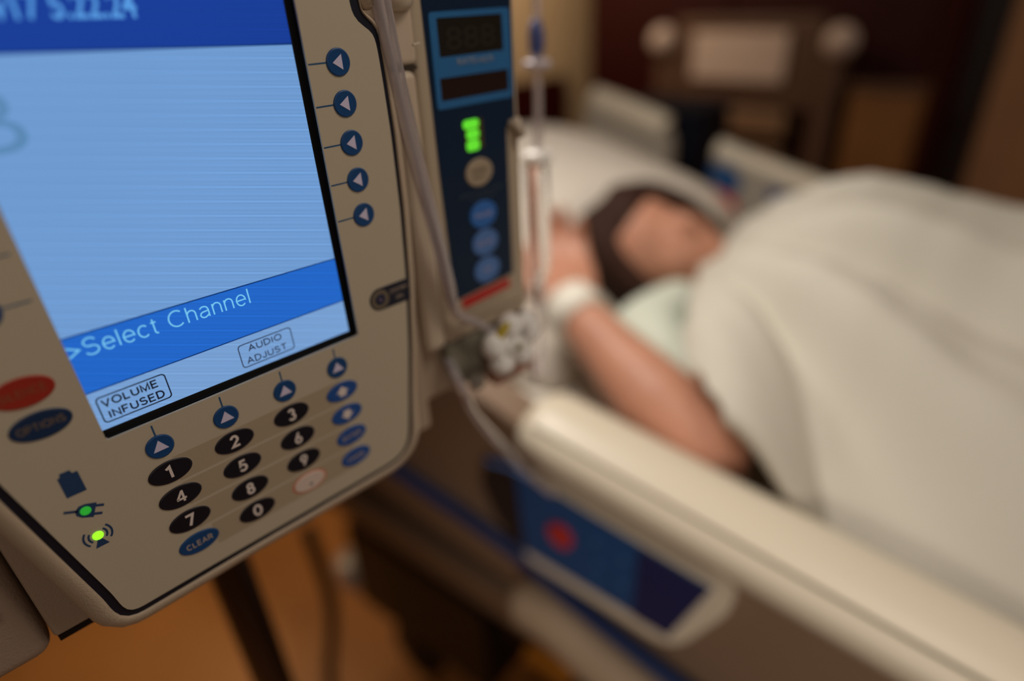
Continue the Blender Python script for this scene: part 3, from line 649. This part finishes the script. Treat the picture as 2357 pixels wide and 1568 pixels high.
def sq(y, z, a, b, sl=0.1): return [(y-a, z-b-a*sl), (y+a, z-b+a*sl), (y+a, z+b+a*sl), (y-a, z+b-a*sl)]
yz_plate('call_key', ypt(sq(-0.035, 0.929, 0.017, 0.017)), -0.011, -0.006, mat('key_crimson', (190, 44, 36), 0.45), pn, 0.001)
yz_plate('call_mark', ypt(sq(-0.035, 0.929, 0.009, 0.008)), -0.0125, -0.009, mat('key_orange', (216, 112, 72), 0.45), pn)
PKEY = mat('panel_key', (70, 116, 160), 0.45)
for y, z in ((-0.075, 0.945), (-0.078, 0.917), (-0.105, 0.94), (-0.105, 0.908), (-0.075, 0.891)):
    yz_plate('panel_key', ypt(sq(y, z, 0.010, 0.009)), -0.0095, -0.006, PKEY, pn)
tube_obj('cap_seam', [(-0.0035, 0.0, zr(0.0)+0.0335), (-0.0035, -0.3, zr(-0.3)+0.0335), (-0.0035, -0.74, zr(-0.74)+0.0335)], 0.0013, mat('seam_grey', (110, 98, 82), 0.5), rail, 8, 4)
# blue bumper stripe along the rail and the rail's lower lip
bm = bmesh.new(); tube(bm, [(0.006, 0.46, 0.900), (0.006, 0.231, 0.872), (0.004, 0.05, 0.852), (0.0, -0.046, 0.829), (0.0, -0.186, 0.797), (0.0, -0.45, 0.752)], 0.010, 12); from_bm('bumper_stripe', bm, BEDBL, rail, True)
bm = bmesh.new(); tube(bm, [(0.0, 0.035, 0.785), (-0.002, -0.02, 0.79), (-0.004, -0.10, 0.768), (-0.004, -0.30, 0.72), (-0.004, -0.6, 0.67)], lambda t: 0.032*min(1, 0.35+6*t), 14); from_bm('rail_lip', bm, BEDT, bed, True)
# frame, deck, head board
bm = bmesh.new(); box(bm, (0.10, -1.50, 0.52), (0.92, 0.66, 0.60)); bf = from_bm('bed_frame', bm, BEDB, bed); bevel(bf, 0.015)
bm = bmesh.new()
for y0, y1 in ((0.66, -0.45), (-0.45, -1.5)):
    vs = [bm.verts.new(p) for p in ((0.07, y0, mz(y0)-0.17), (0.98, y0, mz(y0)-0.17), (0.98, y1, mz(y1)-0.17), (0.07, y1, mz(y1)-0.17), (0.07, y0, mz(y0)-0.20), (0.98, y0, mz(y0)-0.20), (0.98, y1, mz(y1)-0.20), (0.07, y1, mz(y1)-0.20))]
    for f in ((0, 1, 2, 3), (7, 6, 5, 4), (0, 4, 5, 1), (1, 5, 6, 2), (2, 6, 7, 3), (3, 7, 4, 0)): bm.faces.new([vs[i] for i in f])
from_bm('mattress_deck', bm, BEDB, bed)
yz_plate('deck_skirt', [(0.55, 0.86), (0.55, 0.72), (-0.75, 0.60), (-0.75, 0.72)], 0.075, 0.10, BEDB, bed)
hb = box_obj('head_board', (0.06, 0.665, 0.50), (0.99, 0.70, 1.10), mat('board_wine', (70, 26, 20), 0.4), bed, 0.02)
for (x, y) in ((0.18, 0.5), (0.84, 0.5), (0.18, -1.35), (0.84, -1.35)):
    bm = bmesh.new(); tube(bm, [(x, y, 0.09), (x, y, 0.53)], 0.035, 16, 0); lg = from_bm('bed_leg', bm, CHAR, bed, True)
    bm = bmesh.new(); lathe(bm, [(0, -0.02), (0.065, -0.02), (0.075, -0.01), (0.075, 0.01), (0.065, 0.02), (0, 0.02)], 'X', (x, y, 0.075)); from_bm('caster', bm, BLACK, lg, True)
bm = bmesh.new(); lathe(bm, [(0, -0.035), (0.03, -0.035), (0.042, -0.025), (0.042, 0.025), (0.03, 0.035), (0, 0.035)], 'Z', (0.135, 0.62, 0.30)); 
br = from_bm('roller_bumper', bm, mat('bumper_grey', (205, 196, 194), 0.18), bed, True); br['label'] = 'grey roller bumper at the head end'
bm = bmesh.new(); box(bm, (0.13, -0.10, 0.44), (0.30, 0.26, 0.58)); box(bm, (0.10, 0.2, 0.28), (0.8, 0.56, 0.5)); from_bm('underside_shade_block', bm, BLACK, bed)  # black boxes put in as the shade under the bed
bm = bmesh.new(); tube(bm, [(0.10, 0.10, 0.50), (0.10, 0.06, 0.505), (0.10, 0.02, 0.50)], 0.016, 14); from_bm('release_pedal', bm, mat('pedal_amber', (190, 120, 30), 0.4), bed, True)
bm = bmesh.new(); tube(bm, [(0.085, 0.02, 0.475), (0.085, -0.02, 0.48), (0.085, -0.06, 0.475)], 0.022, 14); from_bm('pedal_base', bm, BEDBL, bed, True)
# far rail
fr_ = yz_plate('side_rail', smooth_poly(resample([(0.56, 1.17), (0.53, 1.195), (0.36, 1.135), (0.335, 1.10), (0.335, 0.945), (0.24, 0.93), (0.225, 1.085), (0.205, 1.10), (-0.60, 0.865), (-0.62, 0.80), (0.56, 0.93)], 0.015), 2), 0.985, 1.02, mat('rail_grey', (168, 160, 148), 0.45), bed, 0.01)
fr_['label'] = 'far side rail in pale grey'
tube_obj('rail_cap', [(1.0, 0.545, 1.180), (1.0, 0.44, 1.152), (1.0, 0.352, 1.124)], 0.026, CREAM, fr_)
tube_obj('rail_cap', [(1.0, 0.225, 1.088), (1.0, 0.10, 1.052), (1.0, -0.25, 0.965)], 0.022, CREAM, fr_)
FBL = mat('label_blue', (22, 78, 132), 0.45)
yz_plate('blue_key', ypt(sq(0.195, 1.03, 0.034, 0.026, 0.3)), 0.978, 0.987, FBL, fr_)
yz_plate('blue_key', ypt(sq(0.075, 1.005, 0.026, 0.014, 0.3)), 0.978, 0.987, mat('label_indigo', (44, 64, 128), 0.45), fr_)
yz_plate('red_key', ypt(sq(0.195, 0.975, 0.034, 0.020, 0.3)), 0.976, 0.987, mat('label_coral', (214, 70, 64), 0.45), fr_)

# mattress with white sheet
SHEET = mat('white_sheet', (226, 220, 208), 0.8, bump=0.2, bscale=600)
def bedobj(o):
    o.location = BO; o.rotation_euler = (0, 0, YAW); return o
bm = bmesh.new(); rings = []
prof = [(0.108, -0.165), (0.100, -0.15), (0.100, -0.03), (0.108, -0.008), (0.13, 0.0)] + [(0.13 + 0.81*k/10, 0.0) for k in range(1, 10)] + [(0.94, 0.0), (0.965, -0.008), (0.975, -0.03), (0.975, -0.15), (0.965, -0.165)]
for k in range(26):
    y = 0.655 - k*2.14/25
    rings.append([(x, y, mz(y) + z + 0.003*noise.noise(Vector((x*6, y*5, 0)))) for x, z in prof])
ring_loft(bm, rings)
mt = bedobj(from_bm('mattress', bm, SHEET, None, True)); tag(mt, 'mattress under white fitted sheet on the hospital bed', 'mattress')
# pillow
bm = bmesh.new(); N1, N2 = 36, 26; grid = []
for i in range(N1):
    row = []
    for j in range(N2):
        a = -1 + 2*i/(N1-1); b_ = -1 + 2*j/(N2-1)
        pin = 1 - 0.06*(a*a*b_*b_)
        x = 0.51 + 0.375*a*pin*(1-0.03*b_*b_); y = 0.335 + 0.27*b_*pin*(1-0.03*a*a)
        h = 0.135*((1-abs(a)**4)*(1-abs(b_)**4))**0.45
        h *= 1 + 0.12*b_
        h = min(h, max(0.012, h - 0.085*math.exp(-((x-0.45)/0.12)**4 - ((y-0.10)/0.12)**4)))
        h += 0.006*noise.noise(Vector((x*9, y*9, 2)))*(h > 0.02)
        row.append((x, y, mz(y) + 0.006 + 0.075*((b_+1)*0.5)**1.3, h))
    grid.append(row)
top = [[bm.verts.new((x, y, z + max(h, 0)*1.0)) for x, y, z, h in r] for r in grid]
bot = [[bm.verts.new((x, y, z - 0.001 - 0.05*(0.5*(j/(N2-1)))*0)) for j, (x, y, z, h) in enumerate(r)] for r in grid]
for i in range(N1-1):
    for j in range(N2-1):
        bm.faces.new((top[i][j], top[i+1][j], top[i+1][j+1], top[i][j+1])); bm.faces.new((bot[i][j], bot[i][j+1], bot[i+1][j+1], bot[i+1][j]))
for i in range(N1-1):
    for j in (0, N2-1): bm.faces.new((top[i][j], top[i+1][j], bot[i+1][j], bot[i][j]))
for j in range(N2-1):
    for i in (0, N1-1): bm.faces.new((top[i][j], top[i][j+1], bot[i][j+1], bot[i][j]))
bmesh.ops.remove_doubles(bm, verts=bm.verts, dist=0.0005)
tag(bedobj(from_bm('pillow', bm, mat('pillow_white', (226, 216, 202), 0.8, bump=0.2, bscale=500), None, True)), 'white pillow under the head of the person in bed', 'pillow')

# ================================================================== PERSON
SKIN = mat('skin', (190, 134, 108), 0.5, var=0.06, vscale=20, sss=0.15)
def chain(bm, pts, rads, seg=14, flat=None):
    """tapered limb with rounded ends"""
    P = catmull(pts, 6); n = len(P)
    def rr(t):
        f = t*(len(rads)-1); i = min(int(f), len(rads)-2); return rads[i] + (rads[i+1]-rads[i])*(f-i)
    T = (P[1]-P[0]).normalized(); Nn = T.orthogonal().normalized(); rings = []
    def ring(p, t2, r):
        nonlocal Nn
        Nn = (Nn - t2*Nn.dot(t2)).normalized(); B = t2.cross(Nn)
        return [p + (Nn*math.cos(2*math.pi*k/seg) + B*math.sin(2*math.pi*k/seg))*r for k in range(seg)]
    for a in (0.98, 0.8, 0.5, 0.2): rings.append(ring(P[0] - T*rads[0]*a, T, rads[0]*math.sqrt(1-a*a)))
    for i, p in enumerate(P):
        t2 = (P[min(i+1, n-1)] - P[max(i-1, 0)]).normalized(); rings.append(ring(p, t2, rr(i/(n-1))))
    E = (P[-1]-P[-2]).normalized()
    for a in (0.2, 0.5, 0.8, 0.98): rings.append(ring(P[-1] + E*rads[-1]*a, E, rads[-1]*math.sqrt(1-a*a)))
    ring_loft(bm, rings)
def blob(bm, c, r, M=None, seg=20):
    rr = bmesh.ops.create_uvsphere(bm, u_segments=seg, v_segments=seg//2+2, radius=1)
    for v in rr['verts']:
        p = Vector((v.co.x*r[0], v.co.y*r[1], v.co.z*r[2]))
        if M is not None: p = M @ p
        v.co = p + Vector(c)
def fuse(name, bm, voxel, material, parent, smooth_it=4):
    """fuse overlapping solids into one continuous skin"""
    bmesh.ops.recalc_face_normals(bm, faces=bm.faces)
    me = bpy.data.meshes.new(name); bm.to_mesh(me); bm.free()
    o = bpy.data.objects.new(name, me); COL.objects.link(o)
    r = o.modifiers.new('r', 'REMESH'); r.mode = 'VOXEL'; r.voxel_size = voxel
    s = o.modifiers.new('s', 'SMOOTH'); s.factor = 0.5; s.iterations = smooth_it
    dg = bpy.context.evaluated_depsgraph_get(); me2 = bpy.data.meshes.new_from_object(o.evaluated_get(dg))
    bpy.data.objects.remove(o); bpy.data.meshes.remove(me); me2.name = name
    return link(name, me2, parent, material, True)
HC = Vector((0.440, 0.107, 1.052))
# head frame: fx to the person's left, fy to the face, fz to the crown
fz = Vector((-0.36, 0.84, 0.30)).normalized(); fy = Vector((-0.38, -0.35, 0.86)); fy = (fy - fz*fy.dot(fz)).normalized(); fx = fy.cross(fz).normalized()
HM = Matrix((fx, fy, fz)).transposed()
def hp(x, y, z): return HC + HM @ Vector((x*0.87, y*0.87, z*0.87))
bm = bmesh.new()
blob(bm, hp(0, -0.012, 0.025), (0.076, 0.094, 0.090), HM)            # skull
blob(bm, hp(0, 0.020, -0.040), (0.060, 0.066, 0.072), HM)            # face and jaw
blob(bm, hp(0, 0.062, -0.092), (0.024, 0.020, 0.020), HM, 14)        # chin
chain(bm, [hp(0, 0.080, 0.0), hp(0, 0.094, -0.022), hp(0, 0.102, -0.036)], [0.008, 0.010, 0.013], 10)   # nose
for s in (-1, 1):
    blob(bm, hp(s*0.012, 0.092, -0.038), (0.009, 0.009, 0.008), HM, 10)     # nostril wing
    blob(bm, hp(s*0.030, 0.066, 0.004), (0.015, 0.011, 0.009), HM, 12)      # closed eye
    chain(bm, [hp(s*0.012, 0.083, 0.020), hp(s*0.030, 0.082, 0.024), hp(s*0.048, 0.068, 0.020)], [0.006, 0.007, 0.005], 8)   # brow
    blob(bm, hp(s*0.040, 0.050, -0.030), (0.022, 0.020, 0.022), HM, 12)     # cheek
    blob(bm, hp(s*0.076, -0.012, -0.012), (0.008, 0.020, 0.032), HM, 14)    # ear
chain(bm, [hp(-0.022, 0.076, -0.064), hp(0, 0.085, -0.062), hp(0.022, 0.076, -0.064)], [0.005, 0.007, 0.005], 8)    # upper lip
chain(bm, [hp(-0.018, 0.074, -0.073), hp(0, 0.083, -0.074), hp(0.018, 0.074, -0.073)], [0.005, 0.007, 0.005], 8)    # lower lip
chain(bm, [hp(0, -0.02, -0.06), (0.445, -0.015, 1.015), (0.45, -0.09, 1.005)], [0.050, 0.048, 0.060])               # neck
SH = Vector((0.325, -0.085, 1.015)); EL = Vector((0.112, -0.128, 0.990)); WR = Vector((0.205, 0.088, 1.058))
SL = Vector((0.600, -0.070, 1.010))
chain(bm, [SH, (0.445, -0.07, 1.01), SL], [0.055, 0.060, 0.055])                                                   # shoulders
for xo, r0 in ((-0.06, 0.062), (0, 0.066), (0.06, 0.062)):
    chain(bm, [(0.465+xo, -0.14, 1.005), (0.47+xo*0.9, -0.30, 0.985), (0.475+xo*0.8, -0.46, 0.975), (0.475+xo*0.95, -0.60, 0.975)], [r0, r0, r0*0.88, r0])
chain(bm, [SH, SH.lerp(EL, 0.5) + Vector((0, 0, 0.002)), EL], [0.048, 0.043, 0.041])                                # near upper arm
chain(bm, [EL, EL.lerp(WR, 0.3), EL.lerp(WR, 0.65), WR], [0.043, 0.048, 0.037, 0.0265])                              # near forearm
chain(bm, [SL, (0.69, -0.28, 0.98), (0.70, -0.48, 0.97), (0.69, -0.62, 0.965)], [0.048, 0.042, 0.037, 0.028])
blob(bm, (0.688, -0.68, 0.965), (0.040, 0.055, 0.016))                                                              # far hand flat beside the hip
for q in range(4): chain(bm, [(0.658+0.019*q, -0.72, 0.965), (0.656+0.020*q, -0.765, 0.967), (0.655+0.0205*q, -0.795 + 0.007*abs(q-1.4), 0.962)], [0.0088, 0.0082, 0.0075], 8)
chain(bm, [(0.655, -0.66, 0.966), (0.640, -0.70, 0.966), (0.634, -0.735, 0.963)], [0.011, 0.0095, 0.0085], 8)
for s in (-1, 1): chain(bm, [(0.475+s*0.09, -0.62, 0.985), (0.475+s*0.10, -1.02, 0.975), (0.475+s*0.10, -1.40, 0.962)], [0.085, 0.058, 0.042])
for s in (-1, 1): chain(bm, [(0.475+s*0.10, -1.40, 0.96), (0.475+s*0.11, -1.41, 1.03), (0.475+s*0.12, -1.43, 1.09)], [0.038, 0.032, 0.022])
# near hand: palm up beside the head, fingers curled and resting on the pillow
ha = Vector((0.118, 0.105, 0.036)).normalized(); hs = Vector((0.66, -0.74, 0.1)); hs = (hs - ha*hs.dot(ha)).normalized(); hn = ha.cross(hs).normalized()
if hn.z < 0: hn = -hn
PM = Matrix((hs, ha, hn)).transposed()
def hd(a, s, n=0): return WR + ha*a + hs*s + hn*n
chain(bm, [WR, hd(0.03, 0, 0), hd(0.05, 0, 0)], [0.0255, 0.026, 0.024])
for s, L in ((-0.028, 0.092), (-0.010, 0.098), (0.010, 0.096), (0.028, 0.090)):
    chain(bm, [hd(0.03, s*0.7), hd(0.06, s*0.9, 0.002), hd(L, s, 0.003)], [0.017, 0.0145, 0.0115])
for s, b0, ls in ((-0.029, 0.093, (0.030, 0.020, 0.017)), (-0.010, 0.099, (0.038, 0.026, 0.019)), (0.010, 0.097, (0.036, 0.024, 0.018)), (0.028, 0.090, (0.028, 0.018, 0.016))):
    p0 = hd(b0, s*1.05, 0.003); ang = 0; pts = [p0]; d = 0
    for l, bend in zip(ls, (0.45, 0.55, 0.5)):
        d += bend; pts.append(pts[-1] + (ha*math.cos(d) + hn*math.sin(d))*l)
    chain(bm, pts, [0.0098, 0.0092, 0.0085, 0.0075], 10)
chain(bm, [hd(0.025, -0.022, 0.004), hd(0.052, -0.046, 0.012), hd(0.078, -0.052, 0.024), hd(0.098, -0.046, 0.034)], [0.014, 0.0115, 0.0098, 0.0085], 10)
body = fuse('person', bm, 0.0042, SKIN, None, 5); bedobj(body)
tag(body, 'person with brown hair lying in bed under a pale blanket, forearm raised beside the head', 'person')
# hair
HAIR = mat('hair_brown', (50, 27, 17), 0.75, var=0.2, vscale=60, spec=0.25)
bm = bmesh.new()
blob(bm, hp(0, -0.022, 0.044), (0.078, 0.090, 0.084), HM)
blob(bm, hp(-0.014, 0.026, 0.062), (0.068, 0.064, 0.044), HM)
blob(bm, hp(0, -0.050, -0.005), (0.090, 0.062, 0.085), HM)
for s in (-1, 1):      # locks falling beside the face and over the pillow
    for q in range(6):
        chain(bm, [hp(s*0.012, 0.058-q*0.02, 0.098-q*0.003), hp(s*0.066, 0.046-q*0.020, 0.062), hp(s*0.090, 0.022-q*0.02, 0.005), hp(s*0.096, -0.015-q*0.012, -0.06), hp(s*0.088, -0.040-q*0.006, -0.115)], [0.014, 0.018, 0.020, 0.019, 0.012], 8)
for q in range(4): chain(bm, [hp(0.05-q*0.03, -0.05, 0.09), hp(0.06-q*0.035, -0.075, 0.12), hp(0.05-q*0.04, -0.09, 0.135)], [0.03, 0.024, 0.012], 8)
for q in range(4): chain(bm, [hp(-0.080, 0.0-q*0.016, 0.06), hp(-0.106, -0.012-q*0.014, 0.0), hp(-0.118, -0.03-q*0.01, -0.06), hp(-0.112, -0.05, -0.115)], [0.026, 0.030, 0.028, 0.014], 8)
for q in range(3): chain(bm, [hp(-0.050, 0.055-q*0.018, 0.082), hp(-0.086, 0.040-q*0.018, 0.03), hp(-0.102, 0.018-q*0.016, -0.035), hp(-0.108, -0.01-q*0.01, -0.10)], [0.020, 0.026, 0.028, 0.018], 8)
hair = fuse('hair', bm, 0.005, HAIR, body, 2)
# gown
GOWN = mat('gown_green', (206, 212, 196), 0.8, bump=0.3, bscale=500)
bm = bmesh.new()
chain(bm, [SH, (0.445, -0.08, 1.006), SL], [0.056, 0.062, 0.056])
for xo in (-0.085, 0, 0.085): chain(bm, [(0.465+xo*0.9, -0.12, 1.002), (0.47+xo*0.7, -0.30, 0.980), (0.475+xo*0.6, -0.60, 0.97)], [0.074, 0.072, 0.070])
chain(bm, [SH, SH.lerp(EL, 0.42) + Vector((0, 0, 0.002))], [0.056, 0.054])
chain(bm, [(0.23, -0.055, 0.995), (0.275, 0.02, 1.0), (0.37, 0.02, 1.005)], [0.048, 0.056, 0.046])
fuse('gown', bm, 0.007, GOWN, body, 14)
# wristband
bm = bmesh.new(); ax = (WR - EL).normalized(); c = WR - ax*0.004; n1 = ax.orthogonal().normalized(); n2 = ax.cross(n1)
rings = []
for r, d in ((0.0285, -0.020), (0.0340, -0.019), (0.0355, 0.0), (0.0340, 0.019), (0.0285, 0.020)):
    rings.append([c + ax*d + (n1*math.cos(2*math.pi*k/28) + n2*math.sin(2*math.pi*k/28))*r for k in range(28)])
ring_loft(bm, rings, False, False); ring_loft(bm, [rings[0], rings[-1]], False, False)
bmesh.ops.remove_doubles(bm, verts=bm.verts, dist=1e-6)
wb = from_bm('wristband', bm, mat('band_white', (232, 226, 212), 0.5), body, True); wb['label'] = 'white wristband on the raised forearm'

# ================================================================== BLANKET
BLK = mat('blanket', (206, 200, 186), 0.9, bump=0.35, bscale=700)
def lerp_tab(tab, x):
    if x <= tab[0][0]: return tab[0][1]
    for (a, va), (b, vb) in zip(tab[:-1], tab[1:]):
        if x <= b:
            t = (x-a)/(b-a); t = t*t*(3-2*t); return va + (vb-va)*t
    return tab[-1][1]
YT = [(0.06, -0.185), (0.105, -0.150), (0.135, -0.118), (0.165, -0.088), (0.20, -0.068), (0.27, -0.040), (0.35, -0.015), (0.42, 0.010), (0.48, 0.028), (0.6, 0.040), (0.8, 0.0), (0.98, -0.06)]
HT = [(-1.5, 0.135), (-1.3, 0.10), (-0.9, 0.12), (-0.6, 0.145), (-0.45, 0.155), (-0.32, 0.158), (-0.25, 0.170), (-0.2, 0.180), (-0.155, 0.180), (-0.11, 0.172), (-0.07, 0.156), (-0.03, 0.130), (0.0, 0.102), (0.04, 0.045)]
def blz(x, y):
    H = lerp_tab(HT, y); t = (x-0.50)/0.40
    prof = max(0.0, 1-abs(t)**2.2)**0.9 if abs(t) < 1 else 0
    z = mz(y) + 0.014 + H*prof
    # cover over the upper arm
    if y > -0.42:
        a = SH; b = EL; p = Vector((x, y)); ab = Vector((b.x-a.x, b.y-a.y)); tt = max(0, min(1, (p-Vector((a.x, a.y))).dot(ab)/ab.length_squared))
        d = (p - (Vector((a.x, a.y)) + ab*tt)).length; z = max(z, mz(y) + 0.014 + 0.152*max(0, 1-(d/0.12)**2)*(1-0.25*tt))
    th = math.atan2(x-0.43, 0.10-y) + 0.16*noise.noise(Vector((x*3, y*3, 1))); rr = min(1.0, max(0.0, (math.hypot(x-0.43, 0.10-y)-0.08)/0.2))
    fo = math.sin(th*13.5 + 0.9); z += (0.024*fo + 0.010*math.sin(th*25+1))*rr*min(1, H*7)*(0.3 + 0.7*prof)
    z += 0.016*noise.noise(Vector((x*6+1, y*4, 5)))*(0.3+prof) + 0.005*noise.noise(Vector((x*14, y*9, 8)))
    return max(z, mz(y) + 0.010)
bm = bmesh.new(); NX, NY = 80, 96; V = []
for i in range(NX):
    x = 0.104 + (0.99-0.104)*i/(NX-1); y0 = lerp_tab(YT, x); row = []
    for j in range(NY):
        t = j/(NY-1); y = y0 + (-1.52-y0)*(t**1.5)
        sx = min(1, max(0, (-0.24-y)/0.10)); xx = x - 0.020*(1-sx*sx*(3-2*sx))*max(0, 1-i/12); row.append(bm.verts.new((xx, y, blz(xx, y))))
    V.append(row)
for i in range(NX-1):
    for j in range(NY-1): bm.faces.new((V[i][j], V[i+1][j], V[i+1][j+1], V[i][j+1]))
bl = bedobj(from_bm('blanket', bm, BLK, None, True)); sm = bl.modifiers.new('solid', 'SOLIDIFY'); sm.thickness = 0.010; sm.offset = 1
tag(bl, 'pale grey cream blanket covering the person in bed', 'blanket')

# ================================================================== ROOM
def struct(name, lo, hi, material):
    return tag(box_obj(name, lo, hi, material), kind='structure')
FLOORM = mat('floor_wood', (196, 130, 66), 0.45, var=0.12, vscale=3)
struct('floor', (-3.2, -3.2, -0.1), (3.4, 2.2, 0.0), FLOORM)
WALLB = mat('wall_beige', (200, 172, 134), 0.8, var=0.04)
WALLR = mat('wall_brown', (186, 138, 98), 0.8, var=0.08)
struct('wall_head', (-3.2, 2.0, 0), (3.0, 2.1, 2.7), WALLB)
struct('wall_far', (2.9, -3.2, 0), (3.0, 2.0, 2.7), WALLR)
struct('ceiling', (-3.2, -3.2, 2.7), (3.4, 2.2, 2.8), mat('ceiling_white', (210, 200, 185), 0.9))
WINE = mat('wine_laminate', (52, 8, 6), 0.5, spec=0.2)
# wine wainscot behind the bed head
hw = struct('trim_1', (-3.2, 1.965, 0), (2.42, 2.0, 1.06), WINE)
# tall wine closet on the far wall
cab = empty('wardrobe', (2.62, 1.13, 0), 0, 'tall wine red wardrobe against the far wall', 'wardrobe')
box_obj('carcass', (-0.18, -0.70, 0.0), (0.28, 0.70, 2.3), WINE, cab, 0.005)
for s in (-1, 1):
    dr = box_obj('wardrobe_door', (-0.205, -0.69 if s < 0 else 0.005, 0.08), (-0.182, -0.005 if s < 0 else 0.69, 2.26), mat('wine_dark', (46, 7, 6), 0.5, spec=0.2), cab, 0.004)
    tube_obj('handle', [(-0.222, s*0.04, 0.9), (-0.228, s*0.04, 1.0), (-0.222, s*0.04, 1.1)], 0.006, mat('handle_dark', (60, 50, 44), 0.4, 0.6), dr)
struct('trim_2', (2.86, 0.33, 0), (2.9, 0.43, 2.7), mat('trim_dark', (40, 24, 18), 0.5))
# brown stand with pale panel and two round knobs
STB = mat('stand_brown', (88, 62, 46), 0.5); STP = mat('panel_pale', (196, 176, 164), 0.5)
st = empty('equipment_stand', (2.33, 1.0, 0), 0, 'dark brown stand with pale panel and two round pale knobs before the wardrobe', 'stand')
for y0, y1 in ((-0.35, -0.27), (0.30, 0.38)):
    box_obj('upright', (-0.03, y0, 0.0), (0.05, y1, 1.22), STB, st, 0.01)
box_obj('top_rail', (-0.02, -0.27, 1.0), (0.04, 0.30, 1.30), STB, st, 0.01)
pp = box_obj('pale_panel', (-0.035, -0.16, 1.09), (-0.02, 0.21, 1.255), STP, st, 0.004)
for y in (-0.335, 0.345):
    bm = bmesh.new(); blob(bm, (-0.035, y, 1.225), (0.05, 0.052, 0.052)); from_bm('round_knob', bm, STP, st, True)
for z in (0.90, 0.76):
    box_obj('shelf_bar', (-0.03, -0.19, z), (0.05, 0.19, z+0.09), mat('bar_taupe', (128, 98, 72), 0.5), st, 0.01)
box_obj('drawer_block', (-0.06, -0.20, 0.2), (0.05, 0.21, 0.68), mat('block_taupe', (140, 112, 86), 0.5), st, 0.01)
# amber panel cabinet right of the stand
ac = empty('side_cabinet', (2.32, 0.52, 0), 0, 'low amber wooden cabinet between the brown stand and brown wall', 'cabinet')
box_obj('carcass', (-0.02, -0.12, 0), (0.07, 0.085, 1.08), mat('amber_wood', (130, 88, 46), 0.5, var=0.1, vscale=6), ac, 0.006)
box_obj('cabinet_top', (-0.03, -0.13, 1.08), (0.075, 0.09, 1.10), STB, ac, 0.003)
# navy box beyond far rail
nb = empty('equipment_box', (1.60, 0.80, 0), math.radians(8), 'dark navy upright box behind the far bed rail', 'box')
bo = box_obj('box_body', (-0.10, -0.10, 0.0), (0.12, 0.16, 1.09), mat('box_navy', (9, 15, 30), 0.6, spec=0.2), nb, 0.02)
box_obj('box_lid', (-0.105, -0.105, 1.092), (0.125, 0.165, 1.12), mat('box_navy_lid', (11, 17, 32), 0.6, spec=0.2), nb, 0.01)
# power cord hanging by the pole
tag(tube_obj('power_cord', [(0.23, 0.62, 0.62), (0.24, 0.64, 0.40), (0.21, 0.66, 0.22), (0.16, 0.64, 0.05), (0.06, 0.70, 0.014), (-0.1, 0.8, 0.012)], 0.012, mat('cord_brown', (36, 20, 14), 0.6)), 'dark thick cord hanging down to the floor beside the bed', 'cord')
